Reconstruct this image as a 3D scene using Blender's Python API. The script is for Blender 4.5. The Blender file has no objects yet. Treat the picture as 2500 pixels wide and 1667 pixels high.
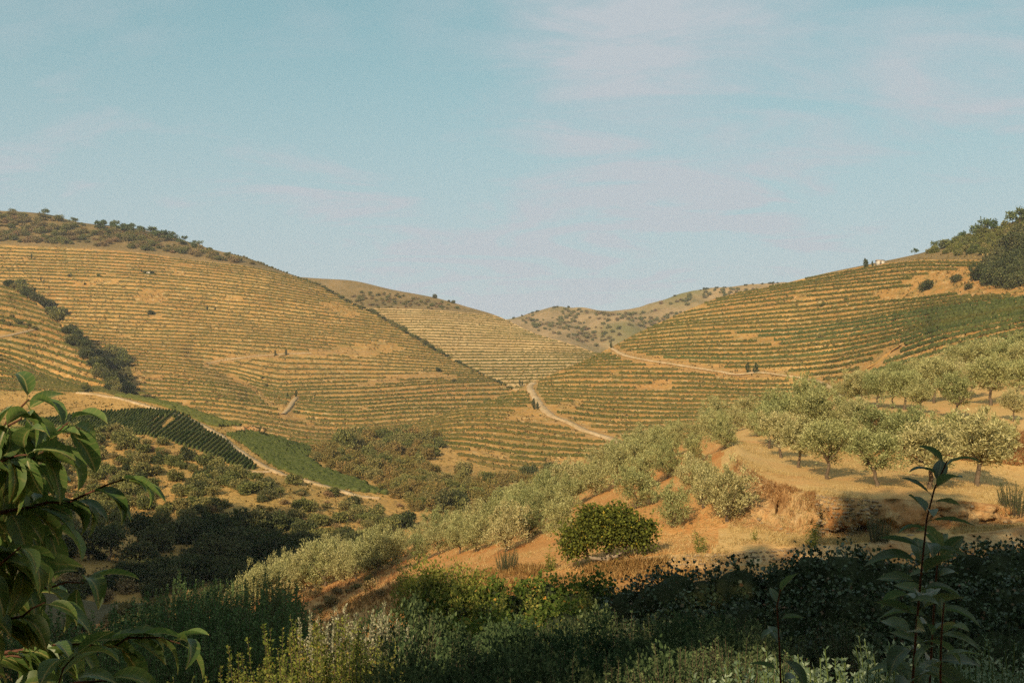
import bpy, math, random
import numpy as np
from mathutils import Matrix, Vector

R = math.radians
S = bpy.context.scene
COL = S.collection

# ------------------------------------------------------------------ camera
W0, H0, FPX = 2500.0, 1667.0, 35.0 / 36.0 * 2500.0
HORIZON = 960.0
PITCH = math.atan((HORIZON - H0 / 2) / FPX)
cam_d = bpy.data.cameras.new("camera")
cam_d.lens = 35.0
cam_d.sensor_width = 36.0
cam_d.clip_start = 0.05
cam_d.clip_end = 12000.0
cam = bpy.data.objects.new("camera", cam_d)
COL.objects.link(cam)
cam.rotation_euler = (R(90) + PITCH, 0, 0)
S.camera = cam

# ------------------------------------------------------------------ sun, sky, exposure
SUN_EL = R(29)
SUN_DX, SUN_DY = 0.42, 0.907           # horizontal direction the light travels
wd = bpy.data.worlds.new("World")
S.world = wd
wd.use_nodes = True
nt = wd.node_tree
nt.nodes.clear()
def wn(t): return nt.nodes.new(t)
w_out = wn("ShaderNodeOutputWorld")
w_bg = wn("ShaderNodeBackground")
w_bg.inputs["Strength"].default_value = 0.1
w_sky = wn("ShaderNodeTexSky")
w_sky.sky_type = 'NISHITA'
w_sky.sun_disc = False
w_sky.sun_elevation = SUN_EL
w_sky.sun_rotation = math.atan2(-SUN_DX, -SUN_DY)
w_sky.air_density = 1.0
w_sky.dust_density = 0.3
w_sky.ozone_density = 2.0
w_tint = wn("ShaderNodeMixRGB"); w_tint.blend_type = 'MULTIPLY'
w_tint.inputs[0].default_value = 1.0
w_tint.inputs[2].default_value = (1.28, 2.12, 1.86, 1)
tc = wn("ShaderNodeTexCoord")
sep = wn("ShaderNodeSeparateXYZ")
nt.links.new(tc.outputs["Generated"], sep.inputs[0])
zz = wn("ShaderNodeMath"); zz.operation = 'ADD'; zz.inputs[1].default_value = 0.16
nt.links.new(sep.outputs["Z"], zz.inputs[0])
zm = wn("ShaderNodeMath"); zm.operation = 'MAXIMUM'; zm.inputs[1].default_value = 0.1
nt.links.new(zz.outputs[0], zm.inputs[0])
dx_ = wn("ShaderNodeMath"); dx_.operation = 'DIVIDE'
nt.links.new(sep.outputs["X"], dx_.inputs[0]); nt.links.new(zm.outputs[0], dx_.inputs[1])
dy_ = wn("ShaderNodeMath"); dy_.operation = 'DIVIDE'
nt.links.new(sep.outputs["Y"], dy_.inputs[0]); nt.links.new(zm.outputs[0], dy_.inputs[1])
cmb = wn("ShaderNodeCombineXYZ")
nt.links.new(dx_.outputs[0], cmb.inputs[0]); nt.links.new(dy_.outputs[0], cmb.inputs[1])
def cirrus(scale, rot, loc, noise_scale, detail, rough, dist, lo, hi):
    mp = wn("ShaderNodeMapping")
    mp.inputs["Scale"].default_value = scale
    mp.inputs["Rotation"].default_value = (0, 0, R(rot))
    mp.inputs["Location"].default_value = loc
    nt.links.new(cmb.outputs[0], mp.inputs[0])
    n = wn("ShaderNodeTexNoise")
    n.inputs["Scale"].default_value = noise_scale
    n.inputs["Detail"].default_value = detail
    n.inputs["Roughness"].default_value = rough
    n.inputs["Distortion"].default_value = dist
    nt.links.new(mp.outputs[0], n.inputs["Vector"])
    r = wn("ShaderNodeMapRange"); r.interpolation_type = 'SMOOTHSTEP'
    r.inputs["From Min"].default_value = lo
    r.inputs["From Max"].default_value = hi
    nt.links.new(n.outputs["Fac"], r.inputs["Value"])
    return r.outputs[0]
c_big = cirrus((0.6, 0.6, 1), 30, (1.9, 5.4, 0), 0.8, 5, 0.5, 0.5, 0.30, 0.64)
c_str = cirrus((0.8, 1.6, 1), 22, (0.4, 7.2, 0), 2.2, 10, 0.62, 1.4, 0.34, 0.74)
c_mul = wn("ShaderNodeMath"); c_mul.operation = 'MULTIPLY_ADD'
nt.links.new(c_big, c_mul.inputs[0]); nt.links.new(c_str, c_mul.inputs[1])
c_add = wn("ShaderNodeMath"); c_add.operation = 'MULTIPLY'; c_add.inputs[1].default_value = 0.75
nt.links.new(c_big, c_add.inputs[0]); nt.links.new(c_add.outputs[0], c_mul.inputs[2])
c_fac = wn("ShaderNodeMath"); c_fac.operation = 'MULTIPLY'; c_fac.inputs[1].default_value = 0.95
c_fac.use_clamp = True
nt.links.new(c_mul.outputs[0], c_fac.inputs[0])
veil = wn("ShaderNodeMapRange"); veil.inputs["From Min"].default_value = 0.04; veil.inputs["From Max"].default_value = 0.40
veil.inputs["To Min"].default_value = 0.92; veil.inputs["To Max"].default_value = 0.16; veil.interpolation_type = 'SMOOTHSTEP'
nt.links.new(sep.outputs["Z"], veil.inputs["Value"])
v_max = wn("ShaderNodeMath"); v_max.operation = 'MAXIMUM'
nt.links.new(veil.outputs[0], v_max.inputs[0]); nt.links.new(c_fac.outputs[0], v_max.inputs[1])
w_mix = wn("ShaderNodeMixRGB")
w_gam = wn("ShaderNodeGamma"); w_gam.inputs[1].default_value = 0.5
nt.links.new(w_sky.outputs[0], w_gam.inputs[0]); nt.links.new(w_gam.outputs[0], w_tint.inputs[1])
nt.links.new(v_max.outputs[0], w_mix.inputs[0])
nt.links.new(w_tint.outputs[0], w_mix.inputs[1])
w_mix.inputs[2].default_value = (3.85, 4.35, 4.72, 1)
nt.links.new(w_mix.outputs[0], w_bg.inputs["Color"])
nt.links.new(w_bg.outputs[0], w_out.inputs["Surface"])

sun_d = bpy.data.lights.new("sun", 'SUN')
sun_d.energy = 4.6
sun_d.angle = R(0.5)
sun_d.color = (1.0, 0.80, 0.55)
sun = bpy.data.objects.new("sun", sun_d)
COL.objects.link(sun)
sun.rotation_euler = Vector((SUN_DX * math.cos(SUN_EL), SUN_DY * math.cos(SUN_EL), -math.sin(SUN_EL))).to_track_quat('-Z', 'Y').to_euler()

S.view_settings.view_transform = 'Standard'
S.view_settings.look = 'None'
S.view_settings.exposure = 0.36
S.view_settings.gamma = 1.0
S.view_settings.use_curve_mapping = False
S.cycles.max_bounces = 4
S.cycles.diffuse_bounces = 2
S.cycles.use_adaptive_sampling = True
S.cycles.adaptive_threshold = 0.012
S.cycles.use_light_tree = False
S.cycles.glossy_bounces = 1
S.cycles.transmission_bounces = 2
S.cycles.volume_bounces = 0
S.cycles.transparent_max_bounces = 4
S.cycles.caustics_reflective = False
S.cycles.caustics_refractive = False
S.cycles.use_denoising = False

# ------------------------------------------------------------------ helpers: maths
RNG = np.random.default_rng(11)
random.seed(11)
FW = np.array((0.0, math.cos(PITCH), math.sin(PITCH)))
UP = np.array((0.0, -math.sin(PITCH), math.cos(PITCH)))

def unproj(px, py, D):
    px, py, D = np.broadcast_arrays(np.asarray(px, float), np.asarray(py, float), np.asarray(D, float))
    a = (px - W0 / 2) / FPX
    b = -(py - H0 / 2) / FPX
    dy = FW[1] + UP[1] * b
    dz = FW[2] + UP[2] * b
    k = D / dy
    return np.stack((a * k, D, dz * k), -1)

def proj(P):
    P = np.asarray(P, float)
    c = P @ FW
    return W0 / 2 + FPX * P[..., 0] / c, H0 / 2 - FPX * (P @ UP) / c

def _hash(ix, iy, seed):
    h = (ix.astype(np.int64) * 374761393 + iy.astype(np.int64) * 668265263 + seed * 1442695041) & 0x7fffffff
    h = ((h ^ (h >> 13)) * 1274126177) & 0x7fffffff
    return ((h ^ (h >> 16)) & 0xffff) / 65535.0

def vnoise(x, y, seed=0):
    x, y = np.broadcast_arrays(np.asarray(x, float), np.asarray(y, float))
    ix, iy = np.floor(x), np.floor(y)
    fx, fy = x - ix, y - iy
    fx = fx * fx * (3 - 2 * fx); fy = fy * fy * (3 - 2 * fy)
    a = _hash(ix, iy, seed); b = _hash(ix + 1, iy, seed)
    c = _hash(ix, iy + 1, seed); d = _hash(ix + 1, iy + 1, seed)
    return ((a * (1 - fx) + b * fx) * (1 - fy) + (c * (1 - fx) + d * fx) * fy) * 2 - 1

def fbm(x, y, seed=0, octv=4):
    t, a, s = 0, 1.0, 0
    for o in range(octv):
        t = t + a * vnoise(np.asarray(x) * 2 ** o, np.asarray(y) * 2 ** o, seed + o * 17)
        s += a; a *= 0.5
    return t / s

def pchip(x, y, xq):
    x = np.asarray(x, float); y = np.asarray(y, float); xq = np.clip(np.asarray(xq, float), x[0], x[-1])
    one = y.ndim == 1
    if one: y = y[:, None]
    h = np.diff(x)[:, None]
    d = np.diff(y, axis=0) / h
    m = np.zeros_like(y)
    if len(x) > 2:
        w1 = 2 * h[1:] + h[:-1]; w2 = h[1:] + 2 * h[:-1]
        ok = d[1:] * d[:-1] > 0
        den = np.where(ok, w1 / np.where(d[:-1] == 0, 1, d[:-1]) + w2 / np.where(d[1:] == 0, 1, d[1:]), 1)
        m[1:-1] = np.where(ok, (w1 + w2) / den, 0)
    m[0] = d[0]; m[-1] = d[-1]
    i = np.clip(np.searchsorted(x, xq) - 1, 0, len(x) - 2)
    t = ((xq - x[i]) / (x[i + 1] - x[i]))[:, None]
    hh = (x[i + 1] - x[i])[:, None]
    r = ((2 * t**3 - 3 * t**2 + 1) * y[i] + (t**3 - 2 * t**2 + t) * hh * m[i] + (-2 * t**3 + 3 * t**2) * y[i + 1] + (t**3 - t**2) * hh * m[i + 1])
    return r[:, 0] if one else r

def seg_dist(px, py, line):
    best = np.full(np.shape(px), 1e9)
    for (x0, y0), (x1, y1) in zip(line[:-1], line[1:]):
        dx, dy = x1 - x0, y1 - y0
        t = np.clip(((px - x0) * dx + (py - y0) * dy) / (dx * dx + dy * dy + 1e-9), 0, 1)
        best = np.minimum(best, np.hypot(px - x0 - t * dx, py - y0 - t * dy))
    return best

def in_poly(px, py, poly):
    px, py = np.broadcast_arrays(np.asarray(px, float), np.asarray(py, float))
    r = np.zeros(px.shape, bool)
    n = len(poly)
    for i in range(n):
        x0, y0 = poly[i]; x1, y1 = poly[(i + 1) % n]
        c = ((y0 > py) != (y1 > py)) & (px < (x1 - x0) * (py - y0) / (y1 - y0 + 1e-12) + x0)
        r ^= c
    return r

# ------------------------------------------------------------------ helpers: meshes and objects
def mesh_np(name, V, F, mats, smooth=False, midx=None, cn=None):
    """one mesh from numpy arrays; F is a list of (k,3) or (k,4) index arrays"""
    if not isinstance(F, (list, tuple)): F = [F]
    F = [np.asarray(f, np.int32) for f in F if len(f)]
    me = bpy.data.meshes.new(name)
    V = np.asarray(V, np.float32)
    me.vertices.add(len(V)); me.vertices.foreach_set("co", V.ravel())
    nl = sum(f.size for f in F); npoly = sum(len(f) for f in F)
    me.loops.add(nl); me.polygons.add(npoly)
    me.loops.foreach_set("vertex_index", np.concatenate([f.ravel() for f in F]))
    tot = np.concatenate([np.full(len(f), f.shape[1], np.int32) for f in F])
    st = np.concatenate(([0], np.cumsum(tot)[:-1])).astype(np.int32)
    me.polygons.foreach_set("loop_start", st)
    if smooth: me.polygons.foreach_set("use_smooth", np.ones(npoly, bool))
    for m in (mats if isinstance(mats, (list, tuple)) else [mats]): me.materials.append(m)
    if midx is not None: me.polygons.foreach_set("material_index", np.asarray(midx, np.int32))
    me.update(calc_edges=True); me.validate()
    if cn is not None:
        at_ = me.attributes.new('tuft', 'FLOAT_VECTOR', 'POINT'); at_.data.foreach_set('vector', np.asarray(cn, np.float32).ravel())
    return me

def obj(name, me, parent=None, loc=None, rot=None, scale=None):
    o = bpy.data.objects.new(name, me)
    COL.objects.link(o)
    if parent is not None: o.parent = parent
    if loc is not None: o.location = tuple(float(v) for v in loc)
    if rot is not None: o.rotation_euler = rot
    if scale is not None: o.scale = scale if isinstance(scale, (tuple, list)) else (scale,) * 3
    return o

def tag(o, label, cat, group=None, kind=None):
    o["label"] = label; o["category"] = cat
    if group: o["group"] = group
    if kind: o["kind"] = kind
    return o

def struct(o, label=None):
    o["kind"] = "structure"
    if label: o["label"] = label
    return o

class MB:
    """collects vertices and faces"""
    def __init__(s): s.V = []; s.F4 = []; s.F3 = []; s.n = 0; s.m4 = []; s.m3 = []
    def add(s, V, F4=None, F3=None, m=0):
        V = np.asarray(V, float)
        if F4 is not None and len(F4):
            s.F4.append(np.asarray(F4) + s.n); s.m4.append(np.full(len(F4), m))
        if F3 is not None and len(F3):
            s.F3.append(np.asarray(F3) + s.n); s.m3.append(np.full(len(F3), m))
        s.V.append(V); s.n += len(V)
    def mesh(s, name, mats, smooth=False):
        fs = []; mi = []
        if s.F4: fs.append(np.concatenate(s.F4)); mi.append(np.concatenate(s.m4))
        if s.F3: fs.append(np.concatenate(s.F3)); mi.append(np.concatenate(s.m3))
        return mesh_np(name, np.concatenate(s.V), fs, mats, smooth, np.concatenate(mi))

def grid_faces(nr, nc):
    i = np.arange((nr - 1) * (nc - 1)); r = i // (nc - 1); c = i % (nc - 1)
    a = r * nc + c
    return np.stack((a, a + 1, a + nc + 1, a + nc), 1)

def tube(pts, rad, sides=6):
    pts = np.asarray(pts, float); n = len(pts)
    rad = np.broadcast_to(np.asarray(rad, float), (n,))
    t = np.gradient(pts, axis=0); t /= np.linalg.norm(t, axis=1)[:, None] + 1e-9
    ref = np.where(np.abs(t[:, 2:3]) > 0.85, np.array([[1.0, 0, 0]]), np.array([[0, 0, 1.0]]))
    u = np.cross(ref, t); u /= np.linalg.norm(u, axis=1)[:, None] + 1e-9
    w = np.cross(t, u)
    a = np.linspace(0, 2 * math.pi, sides, endpoint=False)
    V = pts[:, None] + rad[:, None, None] * (np.cos(a)[None, :, None] * u[:, None] + np.sin(a)[None, :, None] * w[:, None])
    F = []
    for i in range(n - 1):
        for k in range(sides):
            F.append((i * sides + k, i * sides + (k + 1) % sides, (i + 1) * sides + (k + 1) % sides, (i + 1) * sides + k))
    return V.reshape(-1, 3), np.array(F)

def blob(c, r, seed, nu=12, nv=8, amp=0.25):
    """an uneven closed lump"""
    th = np.linspace(0, 2 * math.pi, nu, endpoint=False); ph = np.linspace(0, math.pi, nv)
    T, Pp = np.meshgrid(th, ph)
    d = np.stack((np.cos(T) * np.sin(Pp), np.sin(T) * np.sin(Pp), np.cos(Pp)), -1)
    k = 1 + amp * vnoise(d[..., 0] * 2 + 5 * d[..., 2], d[..., 1] * 2 + 3, seed) * np.sin(Pp)
    V = np.asarray(c) + d * np.asarray(r) * k[..., None]
    F = []
    for i in range(nv - 1):
        for j in range(nu):
            F.append((i * nu + j, i * nu + (j + 1) % nu, (i + 1) * nu + (j + 1) % nu, (i + 1) * nu + j))
    return V.reshape(-1, 3), np.array(F)

def leaf_quads(P, dirs, length, width, rng, fold=0.0):
    """diamond leaves: base at P, pointing along dirs"""
    n = len(P)
    dirs = dirs / (np.linalg.norm(dirs, axis=1)[:, None] + 1e-9)
    rv = rng.normal(size=(n, 3))
    sd = np.cross(dirs, rv); sd /= np.linalg.norm(sd, axis=1)[:, None] + 1e-9
    nr = np.cross(dirs, sd)
    L = np.broadcast_to(length, (n,))[:, None]; Wd = np.broadcast_to(width, (n,))[:, None]
    b = P; m = P + dirs * L * 0.45; t = P + dirs * L
    V = np.stack((b, m + sd * Wd * 0.5 + nr * fold * Wd, t, m - sd * Wd * 0.5 + nr * fold * Wd), 1).reshape(-1, 3)
    F = np.arange(n * 4).reshape(-1, 4)
    return V, F

# ------------------------------------------------------------------ materials
def new_mat(name):
    m = bpy.data.materials.new(name); m.use_nodes = True
    t = m.node_tree; t.nodes.clear()
    return m, t, (lambda ty: t.nodes.new(ty)), t.links.new

def ramp(node, stops):
    cr = node.color_ramp
    while len(cr.elements) > 1: cr.elements.remove(cr.elements[-1])
    cr.elements[0].position = stops[0][0]; cr.elements[0].color = (*stops[0][1], 1)
    for p, c in stops[1:]:
        e = cr.elements.new(p); e.color = (*c, 1)

def ground_mat(name, stops, s1, s2, bump=0.3, bscale=None, stretch=(1, 1, 1), rough=0.95, extra=None):
    m, t, N, Lk = new_mat(name)
    geo = N("ShaderNodeNewGeometry")
    mp = N("ShaderNodeMapping"); mp.inputs["Scale"].default_value = stretch
    Lk(geo.outputs["Position"], mp.inputs[0])
    n1 = N("ShaderNodeTexNoise"); n1.inputs["Scale"].default_value = s1; n1.inputs["Detail"].default_value = 4; n1.inputs["Roughness"].default_value = 0.6
    n2 = N("ShaderNodeTexNoise"); n2.inputs["Scale"].default_value = s2; n2.inputs["Detail"].default_value = 5; n2.inputs["Roughness"].default_value = 0.7
    Lk(mp.outputs[0], n1.inputs["Vector"]); Lk(mp.outputs[0], n2.inputs["Vector"])
    mx = N("ShaderNodeMixRGB"); mx.inputs[0].default_value = 0.5
    Lk(n1.outputs["Fac"], mx.inputs[1]); Lk(n2.outputs["Fac"], mx.inputs[2])
    cr = N("ShaderNodeValToRGB"); ramp(cr, stops)
    Lk(mx.outputs[0], cr.inputs[0])
    bs = N("ShaderNodeBsdfPrincipled"); bs.inputs["Roughness"].default_value = rough
    bs.inputs["Specular IOR Level"].default_value = 0.1
    col = cr.outputs[0]
    if extra:
        for (sc, lo, hi, c, amt) in extra:
            n3 = N("ShaderNodeTexNoise"); n3.inputs["Scale"].default_value = sc; n3.inputs["Detail"].default_value = 5
            Lk(geo.outputs["Position"], n3.inputs["Vector"])
            mr = N("ShaderNodeMapRange"); mr.inputs["From Min"].default_value = lo; mr.inputs["From Max"].default_value = hi
            mr.inputs["To Max"].default_value = amt
            Lk(n3.outputs["Fac"], mr.inputs["Value"])
            m3 = N("ShaderNodeMixRGB"); m3.inputs[2].default_value = (*c, 1)
            Lk(mr.outputs[0], m3.inputs[0]); Lk(col, m3.inputs[1]); col = m3.outputs[0]
    Lk(col, bs.inputs["Base Color"])
    if bump:
        nb = N("ShaderNodeTexNoise"); nb.inputs["Scale"].default_value = bscale or s2; nb.inputs["Detail"].default_value = 3
        Lk(geo.outputs["Position"], nb.inputs["Vector"])
        bp = N("ShaderNodeBump"); bp.inputs["Strength"].default_value = bump; bp.inputs["Distance"].default_value = 1.0 / (bscale or s2)
        Lk(nb.outputs["Fac"], bp.inputs["Height"]); Lk(bp.outputs[0], bs.inputs["Normal"])
    out = N("ShaderNodeOutputMaterial"); Lk(bs.outputs[0], out.inputs[0])
    return m

def leaf_mat(name, stops, transl=0.3, tcol=None, objvar=0.25, patch=None, gloss=0.0, gain=1.0):
    stops = [(q, tuple(min(0.8, v * gain) for v in c)) for q, c in stops]
    m, t, N, Lk = new_mat(name)
    geo = N("ShaderNodeNewGeometry"); oi = N("ShaderNodeObjectInfo")
    cr = N("ShaderNodeValToRGB"); ramp(cr, stops)
    src = geo.outputs["Random Per Island"]
    if patch:
        pn = N("ShaderNodeTexNoise"); pn.inputs["Scale"].default_value = patch; pn.inputs["Detail"].default_value = 5; pn.inputs["Roughness"].default_value = 0.7
        Lk(geo.outputs["Position"], pn.inputs["Vector"])
        mr0 = N("ShaderNodeMapRange"); mr0.inputs["From Min"].default_value = 0.25; mr0.inputs["From Max"].default_value = 0.75
        Lk(pn.outputs["Fac"], mr0.inputs["Value"]); src = mr0.outputs[0]
    Lk(src, cr.inputs[0])
    hs = N("ShaderNodeHueSaturation")
    mr = N("ShaderNodeMapRange"); mr.inputs["To Min"].default_value = 1 - objvar; mr.inputs["To Max"].default_value = 1 + objvar
    Lk(oi.outputs["Random"], mr.inputs["Value"]); Lk(mr.outputs[0], hs.inputs["Value"])
    mh = N("ShaderNodeMapRange"); mh.inputs["To Min"].default_value = 0.5 + 0.03 * objvar * 4; mh.inputs["To Max"].default_value = 0.5 - 0.03 * objvar * 4
    Lk(oi.outputs["Random"], mh.inputs["Value"]); Lk(mh.outputs[0], hs.inputs["Hue"])
    Lk(cr.outputs[0], hs.inputs["Color"])
    if gloss:
        bs = N("ShaderNodeBsdfPrincipled"); bs.inputs["Roughness"].default_value = gloss
        bs.inputs["Specular IOR Level"].default_value = 0.3
    else: bs = N("ShaderNodeBsdfDiffuse")
    Lk(hs.outputs[0], bs.inputs[0])
    tr = N("ShaderNodeBsdfTranslucent")
    if tcol: tr.inputs[0].default_value = (*tcol, 1)
    else: Lk(hs.outputs[0], tr.inputs[0])
    mx = N("ShaderNodeMixShader"); mx.inputs[0].default_value = transl
    Lk(bs.outputs[0], mx.inputs[1]); Lk(tr.outputs[0], mx.inputs[2])
    out = N("ShaderNodeOutputMaterial"); Lk(mx.outputs[0], out.inputs[0])
    return m

M = {}
GOLD = [(0.30, (0.19, 0.10, 0.028)), (0.45, (0.33, 0.18, 0.05)), (0.58, (0.43, 0.25, 0.075)), (0.72, (0.50, 0.32, 0.12))]
M['bank'] = ground_mat('dry_grass_bank', GOLD, 0.03, 0.9, 0.5, 1.2, extra=[(0.012, 0.48, 0.7, (0.36, 0.17, 0.05), 0.65), (0.16, 0.46, 0.66, (0.20, 0.15, 0.045), 0.75), (0.35, 0.56, 0.7, (0.56, 0.42, 0.2), 0.5)])
M['bench'] = ground_mat('terrace_soil', [(0.3, (0.19, 0.105, 0.035)), (0.5, (0.33, 0.19, 0.065)), (0.7, (0.44, 0.28, 0.11))], 0.05, 1.2, 0.4, 1.5)
M['pale_bank'] = ground_mat('pale_terrace_grass', [(0.3, (0.27, 0.17, 0.065)), (0.5, (0.44, 0.29, 0.12)), (0.7, (0.54, 0.39, 0.19))], 0.03, 0.9, 0.4, 1.2)
M['scrubland'] = ground_mat('scrubland_soil', [(0.3, (0.08, 0.066, 0.025)), (0.47, (0.17, 0.12, 0.045)), (0.6, (0.26, 0.17, 0.068)), (0.75, (0.33, 0.22, 0.095))], 0.03, 0.35, 0.6, 0.6)
M['farhill'] = ground_mat('far_hill_soil', [(0.3, (0.10, 0.09, 0.035)), (0.45, (0.24, 0.165, 0.07)), (0.6, (0.36, 0.24, 0.11)), (0.75, (0.38, 0.28, 0.14))], 0.02, 0.15, 0.6, 0.3, extra=[(0.006, 0.5, 0.62, (0.12, 0.13, 0.035), 0.7)])
M['valley'] = ground_mat('valley_dry_grass', [(0.3, (0.17, 0.11, 0.035)), (0.45, (0.36, 0.21, 0.06)), (0.6, (0.47, 0.28, 0.085)), (0.75, (0.50, 0.34, 0.14))], 0.05, 0.6, 0.6, 0.8, extra=[(0.03, 0.5, 0.7, (0.22, 0.17, 0.05), 0.6)])
M['soil'] = ground_mat('orange_soil', [(0.28, (0.22, 0.095, 0.028)), (0.42, (0.41, 0.19, 0.055)), (0.56, (0.50, 0.27, 0.09)), (0.72, (0.56, 0.37, 0.16))], 0.12, 3.5, 0.7, 5.0, extra=[(0.25, 0.52, 0.7, (0.47, 0.17, 0.045), 0.55), (1.6, 0.58, 0.75, (0.30, 0.22, 0.07), 0.5)])
M['straw_soil'] = ground_mat('straw_covered_soil', [(0.28, (0.27, 0.15, 0.05)), (0.45, (0.46, 0.29, 0.10)), (0.6, (0.55, 0.37, 0.15)), (0.75, (0.60, 0.44, 0.22))], 0.15, 4.0, 0.6, 6.0, extra=[(0.3, 0.5, 0.7, (0.45, 0.19, 0.055), 0.5)])
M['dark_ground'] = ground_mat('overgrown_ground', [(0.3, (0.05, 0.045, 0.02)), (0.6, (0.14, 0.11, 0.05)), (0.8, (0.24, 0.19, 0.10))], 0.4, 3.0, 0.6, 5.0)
M['road'] = ground_mat('pale_dirt', [(0.3, (0.28, 0.18, 0.085)), (0.5, (0.43, 0.30, 0.155)), (0.7, (0.55, 0.42, 0.26))], 0.1, 0.8, 0.4, 2.0, extra=[(0.5, 0.5, 0.68, (0.24, 0.19, 0.07), 0.7)])
M['stone'] = ground_mat('schist_stone', [(0.3, (0.12, 0.085, 0.05)), (0.5, (0.27, 0.20, 0.12)), (0.7, (0.40, 0.31, 0.20))], 1.0, 9.0, 0.5, 12.0)
M['rock'] = ground_mat('ochre_rock', [(0.3, (0.15, 0.075, 0.03)), (0.42, (0.31, 0.17, 0.065)), (0.55, (0.46, 0.30, 0.13)), (0.7, (0.60, 0.46, 0.27))], 0.45, 2.6, 1.0, 4.0, stretch=(1, 1, 0.5), extra=[(0.35, 0.5, 0.66, (0.36, 0.15, 0.045), 0.7)])  # ochre tones; pale-dark contrast stands in for lit ribs and shaded crevices
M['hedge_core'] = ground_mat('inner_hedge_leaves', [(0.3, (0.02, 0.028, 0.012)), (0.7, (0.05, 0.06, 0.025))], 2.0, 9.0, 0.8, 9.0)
M['plaster'] = ground_mat('pale_plaster', [(0.3, (0.42, 0.38, 0.30)), (0.7, (0.58, 0.54, 0.45))], 0.5, 3.0, 0.1)
M['rooftile'] = ground_mat('faded_roof_tiles', [(0.3, (0.26, 0.17, 0.10)), (0.7, (0.40, 0.28, 0.17))], 0.5, 5.0, 0.3)
M['wood'] = ground_mat('dark_wood', [(0.3, (0.05, 0.035, 0.02)), (0.7, (0.10, 0.07, 0.045))], 2.0, 9.0, 0.2)
M['bark'] = ground_mat('grey_bark', [(0.3, (0.07, 0.05, 0.032)), (0.55, (0.15, 0.11, 0.07)), (0.75, (0.23, 0.18, 0.12))], 3.0, 14.0, 0.7, 18.0)
M['pale_bark'] = ground_mat('pale_fig_bark', [(0.3, (0.17, 0.13, 0.085)), (0.6, (0.32, 0.25, 0.17)), (0.8, (0.42, 0.34, 0.24))], 2.0, 10.0, 0.5, 12.0)
M['red_stem'] = ground_mat('red_brown_stem', [(0.3, (0.07, 0.032, 0.02)), (0.6, (0.13, 0.06, 0.035)), (0.8, (0.18, 0.09, 0.05))], 12.0, 60.0, 0.3, 80.0, rough=0.6)
M['green_stem'] = ground_mat('green_stem', [(0.3, (0.07, 0.11, 0.03)), (0.7, (0.13, 0.17, 0.05))], 5.0, 30.0, 0.1, rough=0.6)
M['vine'] = leaf_mat('vine_leaves', [(0.1, (0.055, 0.056, 0.016)), (0.45, (0.09, 0.086, 0.024)), (0.7, (0.135, 0.116, 0.032)), (0.95, (0.21, 0.15, 0.045))], 0.1, patch=0.9, objvar=0.15)
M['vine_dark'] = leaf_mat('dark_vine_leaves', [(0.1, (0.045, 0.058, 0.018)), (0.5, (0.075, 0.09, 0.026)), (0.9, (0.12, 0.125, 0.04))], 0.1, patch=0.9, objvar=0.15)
M['vine_dim'] = leaf_mat('dry_vine_leaves', [(0.1, (0.075, 0.07, 0.022)), (0.5, (0.13, 0.11, 0.035)), (0.9, (0.22, 0.17, 0.06))], 0.1, patch=0.7, objvar=0.15)
M['vine_green'] = leaf_mat('lush_vine_leaves', [(0.1, (0.07, 0.082, 0.022)), (0.5, (0.105, 0.118, 0.032)), (0.9, (0.16, 0.155, 0.048))], 0.15, patch=0.8, objvar=0.15)
M['olive'] = leaf_mat('olive_leaves', [(0.0, (0.105, 0.105, 0.042)), (0.4, (0.19, 0.185, 0.07)), (0.75, (0.28, 0.27, 0.11)), (1.0, (0.38, 0.36, 0.17))], 0.25, objvar=0.2, gain=1.6)
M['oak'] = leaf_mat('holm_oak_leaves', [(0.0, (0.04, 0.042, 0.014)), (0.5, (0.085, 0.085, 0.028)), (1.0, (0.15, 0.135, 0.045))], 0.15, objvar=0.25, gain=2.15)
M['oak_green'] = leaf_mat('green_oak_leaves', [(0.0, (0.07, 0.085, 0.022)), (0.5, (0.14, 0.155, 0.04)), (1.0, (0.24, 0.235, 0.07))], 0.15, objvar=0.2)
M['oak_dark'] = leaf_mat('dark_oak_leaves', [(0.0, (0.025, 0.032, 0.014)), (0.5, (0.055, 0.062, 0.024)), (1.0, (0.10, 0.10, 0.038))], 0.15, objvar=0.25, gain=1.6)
M['russet'] = leaf_mat('russet_woodland_leaves', [(0.0, (0.10, 0.088, 0.03)), (0.4, (0.165, 0.138, 0.045)), (0.75, (0.22, 0.17, 0.055)), (1.0, (0.30, 0.195, 0.062))], 0.2, objvar=0.16, gain=1.25)
M['scrub'] = leaf_mat('dry_scrub_leaves', [(0.0, (0.08, 0.062, 0.024)), (0.5, (0.15, 0.115, 0.045)), (1.0, (0.24, 0.18, 0.08))], 0.15, objvar=0.25, gain=1.5)
M['pine'] = leaf_mat('pine_needles', [(0.0, (0.028, 0.045, 0.018)), (0.5, (0.055, 0.08, 0.03)), (1.0, (0.10, 0.12, 0.045))], 0.1, objvar=0.2, gain=1.5)
M['cypress'] = leaf_mat('cypress_leaves', [(0.0, (0.02, 0.03, 0.012)), (0.5, (0.04, 0.052, 0.02)), (1.0, (0.07, 0.08, 0.03))], 0.05, objvar=0.15, gain=1.4)
M['poplar'] = leaf_mat('poplar_leaves', [(0.0, (0.05, 0.09, 0.03)), (0.5, (0.09, 0.15, 0.05)), (1.0, (0.15, 0.21, 0.08))], 0.25, objvar=0.12, gain=1.1)
M['shoot'] = leaf_mat('yellow_green_shoot_leaves', [(0.0, (0.10, 0.13, 0.025)), (0.5, (0.20, 0.23, 0.045)), (0.85, (0.30, 0.31, 0.075)), (1.0, (0.36, 0.24, 0.06))], 0.35, objvar=0.12)
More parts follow.
